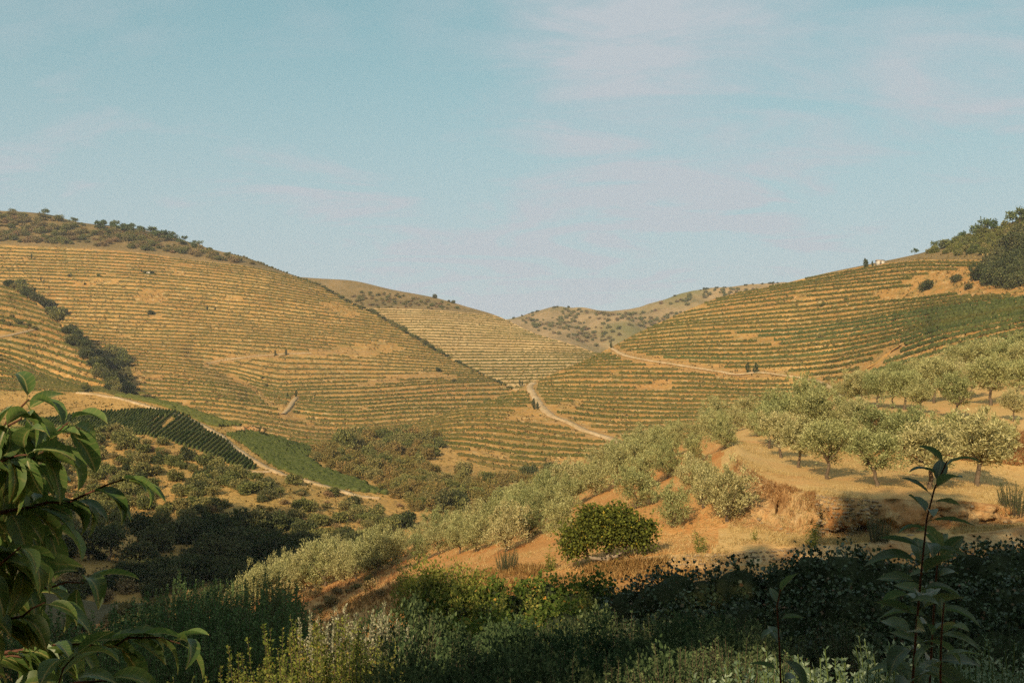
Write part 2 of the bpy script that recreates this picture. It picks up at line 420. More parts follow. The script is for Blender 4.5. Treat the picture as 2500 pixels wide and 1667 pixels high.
M['silver'] = leaf_mat('silvery_shoot_leaves', [(0.0, (0.16, 0.17, 0.075)), (0.5, (0.33, 0.33, 0.19)), (1.0, (0.52, 0.50, 0.34))], 0.25, objvar=0.1)
M['fig'] = leaf_mat('fig_leaves', [(0.0, (0.05, 0.06, 0.014)), (0.5, (0.095, 0.11, 0.022)), (0.90, (0.15, 0.165, 0.03)), (0.975, (0.19, 0.18, 0.03)), (1.0, (0.5, 0.36, 0.05))], 0.3, objvar=0.0, gain=1.3)
M['grape'] = leaf_mat('grape_leaves', [(0.0, (0.05, 0.08, 0.016)), (0.5, (0.10, 0.145, 0.028)), (0.90, (0.17, 0.19, 0.045)), (0.97, (0.28, 0.24, 0.055)), (1.0, (0.48, 0.22, 0.04))], 0.35, objvar=0.1, gain=1.25)
M['ivy'] = leaf_mat('ivy_leaves', [(0.0, (0.02, 0.032, 0.014)), (0.6, (0.045, 0.065, 0.026)), (0.94, (0.075, 0.095, 0.038)), (1.0, (0.14, 0.06, 0.035))], 0.15, objvar=0.1, gloss=0.45, gain=1.5)
M['darkbush'] = leaf_mat('dark_bush_leaves', [(0.0, (0.022, 0.035, 0.016)), (0.6, (0.05, 0.075, 0.03)), (1.0, (0.09, 0.12, 0.05))], 0.25, objvar=0.25, gain=1.5)
M['herb'] = leaf_mat('mint_leaves', [(0.0, (0.10, 0.15, 0.08)), (0.5, (0.20, 0.27, 0.155)), (1.0, (0.40, 0.47, 0.31))], 0.3, objvar=0.15)
M['weed'] = leaf_mat('yellow_weed_leaves', [(0.0, (0.12, 0.14, 0.03)), (0.6, (0.27, 0.27, 0.06)), (1.0, (0.45, 0.40, 0.10))], 0.35, objvar=0.2)
M['straw'] = leaf_mat('dry_straw', [(0.0, (0.30, 0.19, 0.07)), (0.5, (0.48, 0.33, 0.13)), (1.0, (0.62, 0.48, 0.24))], 0.2, objvar=0.1)
M['brown_grass'] = leaf_mat('brown_bank_grass', [(0.0, (0.17, 0.085, 0.03)), (0.5, (0.30, 0.16, 0.06)), (1.0, (0.45, 0.28, 0.11))], 0.2, objvar=0.1)

def big_leaf_mat(name, c0, c1, vein):
    m, t, N, Lk = new_mat(name)
    tcn = N("ShaderNodeTexCoord"); sp = N("ShaderNodeSeparateXYZ"); Lk(tcn.outputs["Object"], sp.inputs[0])
    ab = N("ShaderNodeMath"); ab.operation = 'ABSOLUTE'; Lk(sp.outputs[0], ab.inputs[0])
    rib = N("ShaderNodeMapRange"); rib.inputs["From Min"].default_value = 0.010; rib.inputs["From Max"].default_value = 0.022
    rib.inputs["To Min"].default_value = 1; rib.inputs["To Max"].default_value = 0
    Lk(ab.outputs[0], rib.inputs["Value"])
    # side veins: herringbone from local coordinates (leaf is 1 unit long)
    ad = N("ShaderNodeMath"); ad.operation = 'MULTIPLY_ADD'; ad.inputs[1].default_value = -0.9
    Lk(ab.outputs[0], ad.inputs[0]); Lk(sp.outputs[1], ad.inputs[2])
    ml = N("ShaderNodeMath"); ml.operation = 'MULTIPLY'; ml.inputs[1].default_value = 62.0; Lk(ad.outputs[0], ml.inputs[0])
    sn = N("ShaderNodeMath"); sn.operation = 'SINE'; Lk(ml.outputs[0], sn.inputs[0])
    vr = N("ShaderNodeMapRange"); vr.inputs["From Min"].default_value = 0.8; vr.inputs["From Max"].default_value = 1.0; vr.inputs["To Max"].default_value = 0.35
    Lk(sn.outputs[0], vr.inputs["Value"])
    mxv = N("ShaderNodeMath"); mxv.operation = 'MAXIMUM'; Lk(rib.outputs[0], mxv.inputs[0]); Lk(vr.outputs[0], mxv.inputs[1])
    oi = N("ShaderNodeObjectInfo")
    no = N("ShaderNodeTexNoise"); no.inputs["Scale"].default_value = 5.0; no.inputs["Detail"].default_value = 4; Lk(tcn.outputs["Object"], no.inputs["Vector"])
    av = N("ShaderNodeMath"); av.operation = 'MULTIPLY_ADD'; av.inputs[1].default_value = 0.5
    Lk(no.outputs["Fac"], av.inputs[0])
    oh = N("ShaderNodeMath"); oh.operation = 'MULTIPLY'; oh.inputs[1].default_value = 0.5; Lk(oi.outputs["Random"], oh.inputs[0]); Lk(oh.outputs[0], av.inputs[2])
    cr = N("ShaderNodeValToRGB"); ramp(cr, [(0.2, c0), (0.8, c1)]); Lk(av.outputs[0], cr.inputs[0])
    mc = N("ShaderNodeMixRGB"); mc.inputs[2].default_value = (*vein, 1); Lk(mxv.outputs[0], mc.inputs[0]); Lk(cr.outputs[0], mc.inputs[1])
    bs = N("ShaderNodeBsdfPrincipled"); bs.inputs["Roughness"].default_value = 0.42; bs.inputs["Specular IOR Level"].default_value = 0.35
    Lk(mc.outputs[0], bs.inputs["Base Color"])
    tr = N("ShaderNodeBsdfTranslucent")
    hs = N("ShaderNodeHueSaturation"); hs.inputs["Value"].default_value = 1.5; Lk(mc.outputs[0], hs.inputs["Color"]); Lk(hs.outputs[0], tr.inputs[0])
    mx = N("ShaderNodeMixShader"); mx.inputs[0].default_value = 0.35
    Lk(bs.outputs[0], mx.inputs[1]); Lk(tr.outputs[0], mx.inputs[2])
    out = N("ShaderNodeOutputMaterial"); Lk(mx.outputs[0], out.inputs[0])
    return m
M['cherry_leaf'] = big_leaf_mat('cherry_leaf', (0.07, 0.13, 0.03), (0.15, 0.22, 0.055), (0.32, 0.30, 0.10))
M['sapling_leaf'] = big_leaf_mat('sapling_leaf', (0.05, 0.09, 0.036), (0.09, 0.15, 0.055), (0.16, 0.18, 0.08))

# ------------------------------------------------------------------ terrain sheets
class Sheet:
    """a piece of terrain lofted between contour-like curves of (px, py, depth in metres); all points are placed in metres"""
    def __init__(s, curves, x0, x1, dx=5.0, clip=None, warp=(0, 200, 0.7), gullies=(), rough=None, seed=1, nv=24):
        s.px = np.arange(x0, x1 + dx, dx); s.dx = dx
        J = len(curves); s.J = J
        cy = np.array([pchip([c[0] for c in cv], [c[1] for c in cv], s.px) for cv in curves])
        cd = np.array([pchip([c[0] for c in cv], [c[2] for c in cv], s.px) for cv in curves])
        s.v = np.linspace(0, J - 1, (J - 1) * nv + 1)
        PY = pchip(np.arange(J), cy, s.v); DD = pchip(np.arange(J), cd, s.v)
        if warp[0]:
            PY = PY + warp[0] * fbm(s.px[None, :] / warp[1], s.v[:, None] / warp[2], seed, 3)
        s.vstar = np.full(len(s.px), J - 1.0)
        if clip is not None:
            ck = pchip([c[0] for c in clip], [c[1] for c in clip], s.px)
            for i in range(len(s.px)):
                k = np.nonzero(PY[:, i] < ck[i])[0]
                if len(k) and k[0] > 0:
                    k0 = k[0]; a = (PY[k0 - 1, i] - ck[i]) / (PY[k0 - 1, i] - PY[k0, i] + 1e-9)
                    d = DD[k0 - 1, i] * (1 - a) + DD[k0, i] * a
                    PY[k0:, i] = ck[i]; DD[k0:, i] = d
                    s.vstar[i] = s.v[k0 - 1] + a * (s.v[1] - s.v[0])
        for line, amt, wid in gullies:
            dd = seg_dist(np.broadcast_to(s.px, PY.shape), PY, line)
            DD = DD + amt * np.exp(-(dd / wid) ** 2)
        s.PY, s.DD = PY, DD
        P = unproj(np.broadcast_to(s.px, PY.shape), PY, DD)
        if rough:
            for amp, ln in rough:
                P[..., 2] += amp * fbm(P[..., 0] / ln, P[..., 1] / ln, seed + 5, 4)
        s.P = P
    def at(s, px, v):
        px = np.asarray(px, float); v = np.asarray(v, float); px, v = np.broadcast_arrays(px, v)
        fx = np.clip((px - s.px[0]) / s.dx, 0, len(s.px) - 1.001); fv = np.clip(v / (s.v[1] - s.v[0]), 0, len(s.v) - 1.001)
        i = fx.astype(int); j = fv.astype(int); a = (fx - i)[..., None]; b = (fv - j)[..., None]
        return (s.P[j, i] * (1 - a) + s.P[j, i + 1] * a) * (1 - b) + (s.P[j + 1, i] * (1 - a) + s.P[j + 1, i + 1] * a) * b
    def py_at(s, px, v):
        px, v = np.broadcast_arrays(np.asarray(px, float), np.asarray(v, float))
        fx = np.clip((px - s.px[0]) / s.dx, 0, len(s.px) - 1.001); fv = np.clip(v / (s.v[1] - s.v[0]), 0, len(s.v) - 1.001)
        i = fx.astype(int); j = fv.astype(int); a = fx - i; b = fv - j
        return (s.PY[j, i] * (1 - a) + s.PY[j, i + 1] * a) * (1 - b) + (s.PY[j + 1, i] * (1 - a) + s.PY[j + 1, i + 1] * a) * b
    def find(s, px, py):
        """terrain point seen at a photo position"""
        fx = min(max((px - s.px[0]) / s.dx, 0), len(s.px) - 1.001); i = int(fx); a = fx - i
        col = s.PY[:, i] * (1 - a) + s.PY[:, i + 1] * a
        k = np.nonzero(col <= py)[0]
        if len(k) == 0: v = s.v[-1]
        elif k[0] == 0: v = 0.0
        else:
            k0 = k[0]; t = (col[k0 - 1] - py) / (col[k0 - 1] - col[k0] + 1e-9); v = s.v[k0 - 1] + t * (s.v[1] - s.v[0])
        return s.at(px, v)

def back_rows(top, steps):
    """the far side of a crest, falling away"""
    rows = []
    for dd, dz in steps:
        q = top.copy(); k = (top[:, 1] + dd) / top[:, 1]
        q[:, 0] *= k; q[:, 1] *= k; q[:, 2] = top[:, 2] + dz
        rows.append(q)
    return rows

def build_sheet(name, sh, spec, mats, px_step, back=((15, -3), (60, -25), (200, -90)), flat=None):
    """spec: per interval ('t', n) terraces or ('s', n) smooth rows, with material indices; returns the object"""
    cols = np.arange(sh.px[0], sh.px[-1] + px_step, px_step)
    rows = []; mi = []
    def w_at(v):
        if not flat: return np.ones(len(cols))
        py = sh.py_at(cols, np.full(len(cols), v)); w = np.ones(len(cols))
        for line, r in flat: w *= np.clip((seg_dist(cols, py, line) - r) / (r * 0.6 + 4), 0, 1)
        return w
    for j, (ty, n, m0, m1) in enumerate(spec):
        for i in range(n):
            v0 = j + i / n; v1 = j + (i + 1) / n
            if ty == 's':
                rows.append(sh.at(cols, np.full(len(cols), v0))); mi.append(m0)
            else:
                A = sh.at(cols, np.full(len(cols), v0)); B = sh.at(cols, np.full(len(cols), v1))
                rows.append(A); mi.append(m0)
                for fr, zf in ((0.46, 0.10), (0.78, 0.62)):
                    C = sh.at(cols, np.full(len(cols), v0 + fr * (v1 - v0)))
                    zs = A[:, 2] + zf * (B[:, 2] - A[:, 2])
                    w = w_at(v0 + fr * (v1 - v0))
                    C[:, 2] = C[:, 2] * (1 - w) + zs * w
                    rows.append(C); mi.append(m1)
    rows.append(sh.at(cols, np.full(len(cols), sh.J - 1.0))); mi.append(mi[-1])
    top = rows[-1]
    for q in back_rows(top, back): rows.append(q); mi.append(mi[-1])
    V = np.concatenate(rows)
    F = grid_faces(len(rows), len(cols))
    me = mesh_np(name, V, F, mats, True, np.repeat(np.array(mi[:-1]), len(cols) - 1))
    o = obj(name, me)
    return struct(o)

def row_mesh(name, P, w, h, rng, mat, lean=None, step=None):
    """one vine row: a ragged leafy hedge along the points P (n,3)"""
    n = len(P)
    t = np.gradient(P[:, :2], axis=0); t /= np.linalg.norm(t, axis=1)[:, None] + 1e-9
    nr = np.stack((-t[:, 1], t[:, 0], np.zeros(n)), 1)
    hh = h * (0.82 + 0.28 * rng.random(n)); ww = w * (0.75 + 0.5 * rng.random(n))
    miss = rng.random(n) < 0.05; hh[miss] *= 0.45
    prof = [(-0.5, -0.25), (-0.62, 0.55), (-0.05, 1.0), (0.55, 0.6), (0.5, -0.2)]
    V = np.zeros((n, 5, 3))
    for k, (a, b) in enumerate(prof):
        V[:, k] = P + nr * (a * ww * (1 + 0.3 * rng.normal(size=n)))[:, None]
        V[:, k, 2] += b * hh * (1 + 0.12 * rng.normal(size=n)) if b > 0 else b
    F = []
    for k in range(4):
        a = np.arange(n - 1) * 5 + k
        F.append(np.stack((a, a + 5, a + 6, a + 1), 1))
    caps = np.array([(0, 1, 2), (0, 2, 3), (0, 3, 4)]); capb = caps[:, ::-1] + (n - 1) * 5
    return mesh_np(name, V.reshape(-1, 3), [np.concatenate(F), np.concatenate((caps, capb))], mat)

def vine_rows(sh, spec, block_of, exclude, rng, px_step, x_range, gap_seed, gap_thr=0.62, h=1.3, w=1.1):
    """one object per row along every terrace of the sheet"""
    cols = np.arange(x_range[0], x_range[1], px_step)
    vst = np.interp(cols, sh.px, sh.vstar)
    made = 0; k = 0
    for j, (ty, n, m0, m1) in enumerate(spec):
        if ty != 't': continue
        for i in range(n):
            k += 1
            v = j + (i + 0.10) / n
            vv = np.full(len(cols), v)
            py = sh.py_at(cols, vv)
            ok = (vv < vst - 0.35 / n)
            for kind, geo, r in exclude:
                if kind == 'line': ok &= seg_dist(cols, py, geo) > r
                else: ok &= ~in_poly(cols, py + rng.normal(0, 2), geo)
            g = fbm(cols / 90.0 + 31.7 * k, np.full(len(cols), k * 7.3), gap_seed, 2)
            ok &= g < gap_thr
            P = sh.at(cols, vv)
            idx = np.nonzero(ok)[0]
            if len(idx) == 0: continue
            for sg in np.split(idx, np.nonzero(np.diff(idx) > 1)[0] + 1):
                if len(sg) < 8: continue
                blk = block_of(cols[sg].mean(), py[sg].mean())
                if blk is None: continue
                label, group, mat, hs = blk
                Q = P[sg].copy(); Q += rng.normal(0, 0.12, Q.shape)
                me = row_mesh('vine_row', Q, w, h * hs, rng, mat)
                tag(obj('vine_row', me), label, 'vine row', group); made += 1
    return made

def road_strip(sh, name, line, width, mat, lift=0.25, label=None, n=60, end_taper=False):
    L = np.array(line, float); d = np.concatenate(([0], np.cumsum(np.hypot(*np.diff(L, axis=0).T))))
    q = np.linspace(0, d[-1], n)
    X = pchip(d, L[:, 0], q); Y = pchip(d, L[:, 1], q)
    P = np.array([sh.find(x, y) for x, y in zip(X, Y)])
    for _ in range(2): P[1:-1] = (P[:-2] + 2 * P[1:-1] + P[2:]) / 4
    t = np.gradient(P[:, :2], axis=0); t /= np.linalg.norm(t, axis=1)[:, None] + 1e-9
    nr = np.stack((-t[:, 1], t[:, 0], np.zeros(n)), 1)
    wv = width * (1 + 0.22 * fbm(q / 17.0, q * 0 + width, 3, 3))[:, None]
    offs = np.array([-0.62, -0.5, 0, 0.5, 0.62])
    V = P[:, None] + nr[:, None] * offs[None, :, None] * wv[:, None]
    V[..., 2] += lift + np.array([-0.6, 0, 0.05, 0, -0.6])[None] * 1.0
    V[:, 1:4] += RNG.normal(0, 0.04, V[:, 1:4].shape)
    me = mesh_np(name, V.reshape(-1, 3), grid_faces(n, 5), mat, True)
    return struct(obj(name, me), label)


def near_phrase(x, y, marks):
    """phrase of the nearest landmark of the photo"""
    return min(marks, key=lambda m: math.hypot((x - m[0]), (y - m[1]) * 1.4))[2]

# ================================================================== the large structure: hills, valley, near slope
LH_SKY = [(-200, 500), (0, 513), (106, 521), (202, 544), (319, 556), (425, 580), (510, 606), (595, 627), (680, 659), (776, 694), (850, 735), (914, 762), (990, 808), (1073, 860), (1180, 915), (1260, 954), (1320, 990)]
left_sheet = Sheet([
    [(-200, 1120, 400), (300, 1110, 410), (700, 1110, 400), (1000, 1110, 380), (1320, 1090, 390)],
    [(-200, 1035, 470), (300, 1020, 470), (560, 1030, 460), (800, 1062, 450), (1000, 1050, 440), (1320, 1030, 460)],
    [(-200, 965, 530), (290, 950, 525), (480, 958, 515), (680, 985, 505), (850, 1000, 505), (1000, 992, 515), (1320, 985, 540)],
    [(-200, 900, 580), (200, 893, 578), (400, 905, 570), (560, 925, 560), (700, 955, 550), (900, 948, 565), (1100, 935, 585), (1320, 930, 610)],
    [(-200, 815, 645), (0, 818, 640), (300, 830, 640), (600, 846, 632), (900, 868, 640), (1320, 905, 670)],
    [(-200, 738, 695), (0, 740, 692), (300, 752, 695), (600, 775, 700), (900, 806, 705), (1320, 855, 730)],
    [(-200, 660, 742), (0, 663, 740), (300, 674, 745), (600, 702, 752), (900, 748, 770), (1320, 805, 800)],
    [(-200, 592, 790), (0, 597, 788), (150, 605, 792), (300, 614, 798), (450, 630, 803), (600, 650, 808), (800, 695, 820), (1320, 770, 860)],
    [(-200, 500, 875), (0, 513, 872), (106, 521, 872), (202, 544, 872), (319, 556, 872), (425, 580, 868), (510, 606, 862), (595, 627, 858), (680, 655, 856), (800, 680, 860), (1320, 735, 900)],
], -200, 1320, 5, LH_SKY, (3.0, 160, 0.35),
    [([(470, 860), (540, 905), (600, 940), (660, 985), (740, 1020), (840, 1060)], 9, 26),
     ([(640, 985), (700, 1000)], -5, 22), ([(450, 880), (520, 930), (560, 970)], -6, 40),
     ([(120, 640), (150, 690), (130, 760)], 5, 45)], None, 3)
LH_SPEC = [('t', 6, 1, 0), ('t', 6, 1, 0), ('t', 5, 1, 0), ('t', 9, 1, 0), ('t', 9, 1, 0), ('t', 9, 1, 0), ('t', 8, 1, 0), ('s', 14, 2, 2)]
LH_PATHS = [([(505, 888), (540, 880), (590, 874), (640, 868), (760, 862), (900, 858)], 4), ([(690, 1012), (704, 998), (713, 984), (722, 972)], 6),
            ([(880, 942), (960, 925), (1050, 915), (1110, 922)], 6)]
o = build_sheet('left_hill', left_sheet, LH_SPEC, [M['bank'], M['bench'], M['scrubland']], 5, flat=LH_PATHS)
struct(o, 'broad terraced golden hill with scrub along its top')

MID_SKY = [(700, 674), (781, 680), (850, 684), (957, 707), (1063, 727), (1148, 751), (1200, 766), (1233, 779), (1297, 810), (1424, 850), (1540, 895)]
mid_sheet = Sheet([
    [(700, 1010, 640), (1260, 1005, 600), (1540, 985, 590)],
    [(700, 945, 730), (1100, 938, 690), (1300, 935, 670), (1540, 925, 660)],
    [(700, 882, 800), (1000, 876, 780), (1200, 875, 765), (1540, 875, 745)],
    [(700, 816, 865), (1000, 808, 850), (1200, 815, 840), (1540, 835, 820)],
    [(700, 750, 930), (900, 752, 925), (1060, 757, 920), (1130, 762, 915), (1300, 780, 910), (1540, 800, 900)],
    [(700, 672, 1020), (850, 682, 1015), (1063, 722, 1000), (1233, 740, 990), (1540, 760, 980)],
], 700, 1540, 5, MID_SKY, (2.0, 160, 0.4), [([(1150, 800), (1250, 880), (1270, 930)], 10, 60)], None, 7)
MID_SPEC = [('t', 6, 1, 0), ('t', 8, 1, 0), ('t', 9, 1, 0), ('t', 9, 1, 0), ('s', 10, 2, 2)]
o = build_sheet('middle_hill', mid_sheet, MID_SPEC, [M['pale_bank'], M['pale_bank'], M['scrubland']], 5)
struct(o, 'pale terraced hill beyond the hedge line')

FAR_SKY = [(1150, 785), (1233, 776), (1329, 757), (1382, 750), (1488, 758), (1540, 750), (1594, 735), (1660, 716), (1722, 706), (1790, 700), (1860, 697), (1913, 692), (2100, 670)]
far_sheet = Sheet([
    [(1150, 960, 950), (2100, 960, 950)],
    [(1150, 890, 1050), (2100, 890, 1050)],
    [(1150, 830, 1180), (1600, 815, 1180), (2100, 800, 1180)],
    [(1150, 790, 1300), (1400, 778, 1290), (1600, 765, 1280), (2100, 730, 1280)],
    [(1150, 780, 1400), (1233, 774, 1400), (1382, 747, 1390), (1488, 754, 1390), (1594, 732, 1380), (1722, 703, 1370), (1913, 690, 1370), (2100, 668, 1370)],
], 1150, 2100, 6, FAR_SKY, (3.0, 110, 0.5), [([(1390, 750), (1420, 790), (1480, 850)], 25, 25), ([(1560, 760), (1570, 800), (1600, 850)], 25, 22)], [(5, 60)], 13)
o = build_sheet('far_hill', far_sheet, [('s', 6, 0, 0), ('s', 8, 0, 0), ('s', 10, 0, 0), ('s', 10, 0, 0)], [M['farhill']], 6)
struct(o, 'rough scrubby hill closing the far end of the valley')

RH_SKY = [(880, 1110), (946, 1078), (1020, 1032), (1160, 986), (1265, 951), (1286, 938), (1329, 921), (1424, 880), (1493, 847), (1552, 815), (1658, 766), (1764, 724), (1892, 697), (2020, 666), (2126, 644), (2232, 622), (2300, 604), (2400, 575), (2500, 545), (2700, 490)]
RH_ROAD = [(1396, 1118), (1450, 1085)]
right_sheet = Sheet([
    [(880, 1290, 270), (1100, 1290, 265), (1500, 1290, 250), (2000, 1230, 215), (2700, 1180, 190)],
    [(880, 1190, 325), (1020, 1165, 325), (1180, 1172, 315), (1400, 1178, 300), (1700, 1170, 280), (2000, 1150, 255), (2700, 1090, 215)],
    [(880, 1120, 375), (1020, 1092, 372), (1130, 1100, 360), (1260, 1120, 350), (1400, 1128, 340), (1700, 1120, 320), (2000, 1090, 290), (2300, 1040, 265), (2700, 980, 240)],
    [(880, 1080, 410), (1020, 1050, 405), (1160, 1040, 398), (1300, 1052, 390), (1500, 1070, 378), (1700, 1066, 365), (1900, 1058, 345), (2100, 1030, 315), (2300, 980, 290), (2700, 910, 260)],
    [(880, 1050, 440), (1020, 1020, 440), (1160, 995, 438), (1300, 995, 430), (1500, 1008, 418), (1700, 1012, 402), (1900, 1010, 378), (2100, 985, 345), (2300, 930, 312), (2700, 850, 275)],
    [(880, 1020, 475), (1160, 965, 478), (1286, 946, 475), (1450, 948, 462), (1700, 950, 440), (1900, 955, 412), (2050, 948, 385), (2250, 900, 340), (2500, 835, 302), (2700, 800, 280)],
    [(880, 1000, 510), (1250, 925, 512), (1424, 892, 505), (1600, 893, 486), (1800, 898, 458), (1950, 893, 435), (2150, 860, 392), (2300, 815, 352), (2500, 775, 322), (2700, 745, 300)],
    [(880, 985, 540), (1250, 890, 545), (1493, 852, 532), (1700, 838, 508), (1900, 832, 478), (2050, 815, 448), (2250, 780, 398), (2500, 742, 350), (2700, 720, 325)],
    [(880, 970, 570), (1300, 850, 578), (1600, 795, 560), (1800, 775, 535), (2000, 758, 498), (2200, 735, 450), (2350, 718, 410), (2500, 706, 382), (2700, 690, 350)],
    [(880, 960, 600), (1500, 790, 608), (1764, 728, 585), (1950, 702, 550), (2100, 683, 508), (2250, 672, 468), (2400, 668, 430), (2500, 664, 405), (2700, 655, 375)],
    [(880, 950, 640), (1600, 740, 640), (1900, 690, 600), (2020, 668, 570), (2150, 645, 530), (2270, 634, 492), (2400, 632, 455), (2500, 630, 430), (2700, 622, 400)],
    [(880, 940, 690), (1600, 720, 690), (2020, 640, 640), (2232, 612, 580), (2300, 596, 560), (2400, 568, 535), (2500, 535, 510), (2700, 480, 480)],
], 880, 2700, 5, RH_SKY, (3.0, 140, 0.45),
    [([(2250, 790), (2150, 820), (2040, 860), (1990, 905), (1950, 950), (1900, 985)], 9, 30), ([(2200, 880), (2330, 850), (2480, 790)], 5, 40)], None, 23)
RH_SPEC = [('t', 5, 1, 0), ('t', 4, 1, 0), ('t', 5, 1, 0), ('t', 5, 1, 0), ('t', 6, 1, 0), ('t', 5, 1, 0), ('t', 6, 1, 0), ('t', 6, 1, 0), ('t', 6, 1, 0), ('t', 4, 1, 0), ('s', 8, 2, 2)]
R_ROAD_A = [(1303, 935), (1292, 945), (1302, 962), (1316, 985), (1332, 1003), (1352, 1018), (1385, 1030), (1425, 1050), (1480, 1068), (1540, 1090)]
R_ROAD_B = [(1490, 848), (1520, 866), (1580, 880), (1640, 889), (1700, 899), (1760, 908), (1800, 915), (1850, 910), (1920, 918), (1990, 930), (2035, 950), (2060, 970), (2085, 985)]
R_ROAD_C = [(1790, 818), (1850, 828), (1920, 838), (2050, 832), (2130, 840), (2200, 846)]
R_TRACK = [(2200, 846), (2170, 862), (2140, 885), (2110, 905), (2075, 930), (2050, 950)]
RH_FLAT = [(R_ROAD_A, 9), (R_ROAD_B, 7), (R_TRACK, 6)]
o = build_sheet('right_hill', right_sheet, RH_SPEC, [M['bank'], M['bench'], M['scrubland']], 5, flat=RH_FLAT)
struct(o, 'near terraced hill rising to the wooded corner')

RIDGE_SKY = [(-260, 610), (0, 690), (60, 716), (120, 762), (190, 832), (235, 888), (275, 938), (310, 968), (380, 1010)]
ridge_sheet = Sheet([
    [(-260, 1080, 385), (380, 1080, 390)],
    [(-260, 985, 420), (0, 985, 420), (200, 985, 418), (380, 985, 415)],
    [(-260, 915, 450), (0, 925, 448), (120, 940, 446), (240, 955, 440), (380, 985, 430)],
    [(-260, 855, 470), (0, 880, 470), (100, 915, 465), (200, 945, 455), (380, 975, 440)],
    [(-260, 790, 490), (0, 820, 498), (100, 838, 500), (200, 870, 490), (380, 930, 470)],
    [(-260, 720, 530), (0, 745, 540), (100, 768, 542), (200, 810, 540), (380, 880, 520)],
    [(-260, 640, 590), (0, 680, 600), (100, 715, 602), (200, 760, 600), (380, 830, 580)],
], -260, 380, 5, RIDGE_SKY, (2.5, 140, 0.5), [([(-100, 830), (0, 865), (60, 890), (130, 922), (235, 952)], 9, 11), ([(-100, 855), (0, 885), (100, 920), (200, 950)], -8, 14)], None, 31)
RIDGE_SPEC = [('t', 5, 1, 0), ('t', 6, 1, 0), ('t', 4, 1, 0), ('t', 5, 1, 0), ('t', 5, 1, 0), ('t', 6, 1, 0)]
RIDGE_ROAD = [(-150, 835), (0, 823), (40, 815), (85, 804)]
o = build_sheet('side_ridge', ridge_sheet, RIDGE_SPEC, [M['bank'], M['bench']], 5, flat=[(RIDGE_ROAD, 5)])
struct(o, 'terraced side ridge in front of the tree-filled ravine')

KNOLL_SKY = [(-300, 952), (0, 955), (240, 957), (300, 968), (400, 985), (500, 1012), (590, 1038), (650, 1058), (735, 1084), (800, 1096), (860, 1072), (940, 1060), (1000, 1052), (1080, 1075), (1130, 1120), (1300, 1160), (1600, 1170)]
knoll_sheet = Sheet([
    [(-300, 1560, 120), (300, 1540, 125), (700, 1480, 135), (1100, 1450, 150), (1600, 1440, 170)],
    [(-300, 1420, 140), (300, 1410, 145), (700, 1390, 155), (1100, 1340, 180), (1600, 1320, 210)],
    [(-300, 1320, 168), (300, 1320, 170), (700, 1300, 180), (1100, 1260, 210), (1600, 1250, 240)],
    [(-300, 1240, 195), (300, 1240, 197), (700, 1225, 205), (1000, 1200, 235), (1600, 1210, 265)],
    [(-300, 1160, 222), (300, 1160, 225), (600, 1165, 228), (800, 1175, 240), (1000, 1150, 270), (1300, 1170, 300), (1600, 1180, 310)],
    [(-300, 1090, 250), (300, 1090, 255), (560, 1105, 258), (750, 1135, 262), (900, 1120, 295), (1100, 1115, 320), (1600, 1150, 335)],
    [(-300, 1030, 278), (300, 1035, 285), (480, 1050, 288), (650, 1085, 288), (800, 1105, 305), (950, 1085, 340), (1600, 1120, 360)],
    [(-300, 985, 310), (250, 985, 318), (400, 995, 315), (520, 1022, 312), (650, 1060, 308), (800, 1085, 330), (1000, 1055, 385), (1600, 1090, 390)],
    [(-300, 940, 350), (250, 940, 355), (500, 980, 350), (700, 1030, 345), (1000, 1020, 420), (1600, 1060, 420)],
], -300, 1600, 5, KNOLL_SKY, (2.0, 120, 0.6), [], [(1.0, 30), (0.35, 8)], 41)
K_SPEC = [('s', 10, 0, 0)] * 8
o = build_sheet('valley_side', knoll_sheet, K_SPEC, [M['valley']], 6, back=((10, -3), (40, -16), (90, -40)))
struct(o, 'dry grassy valley side below the terraced hills')

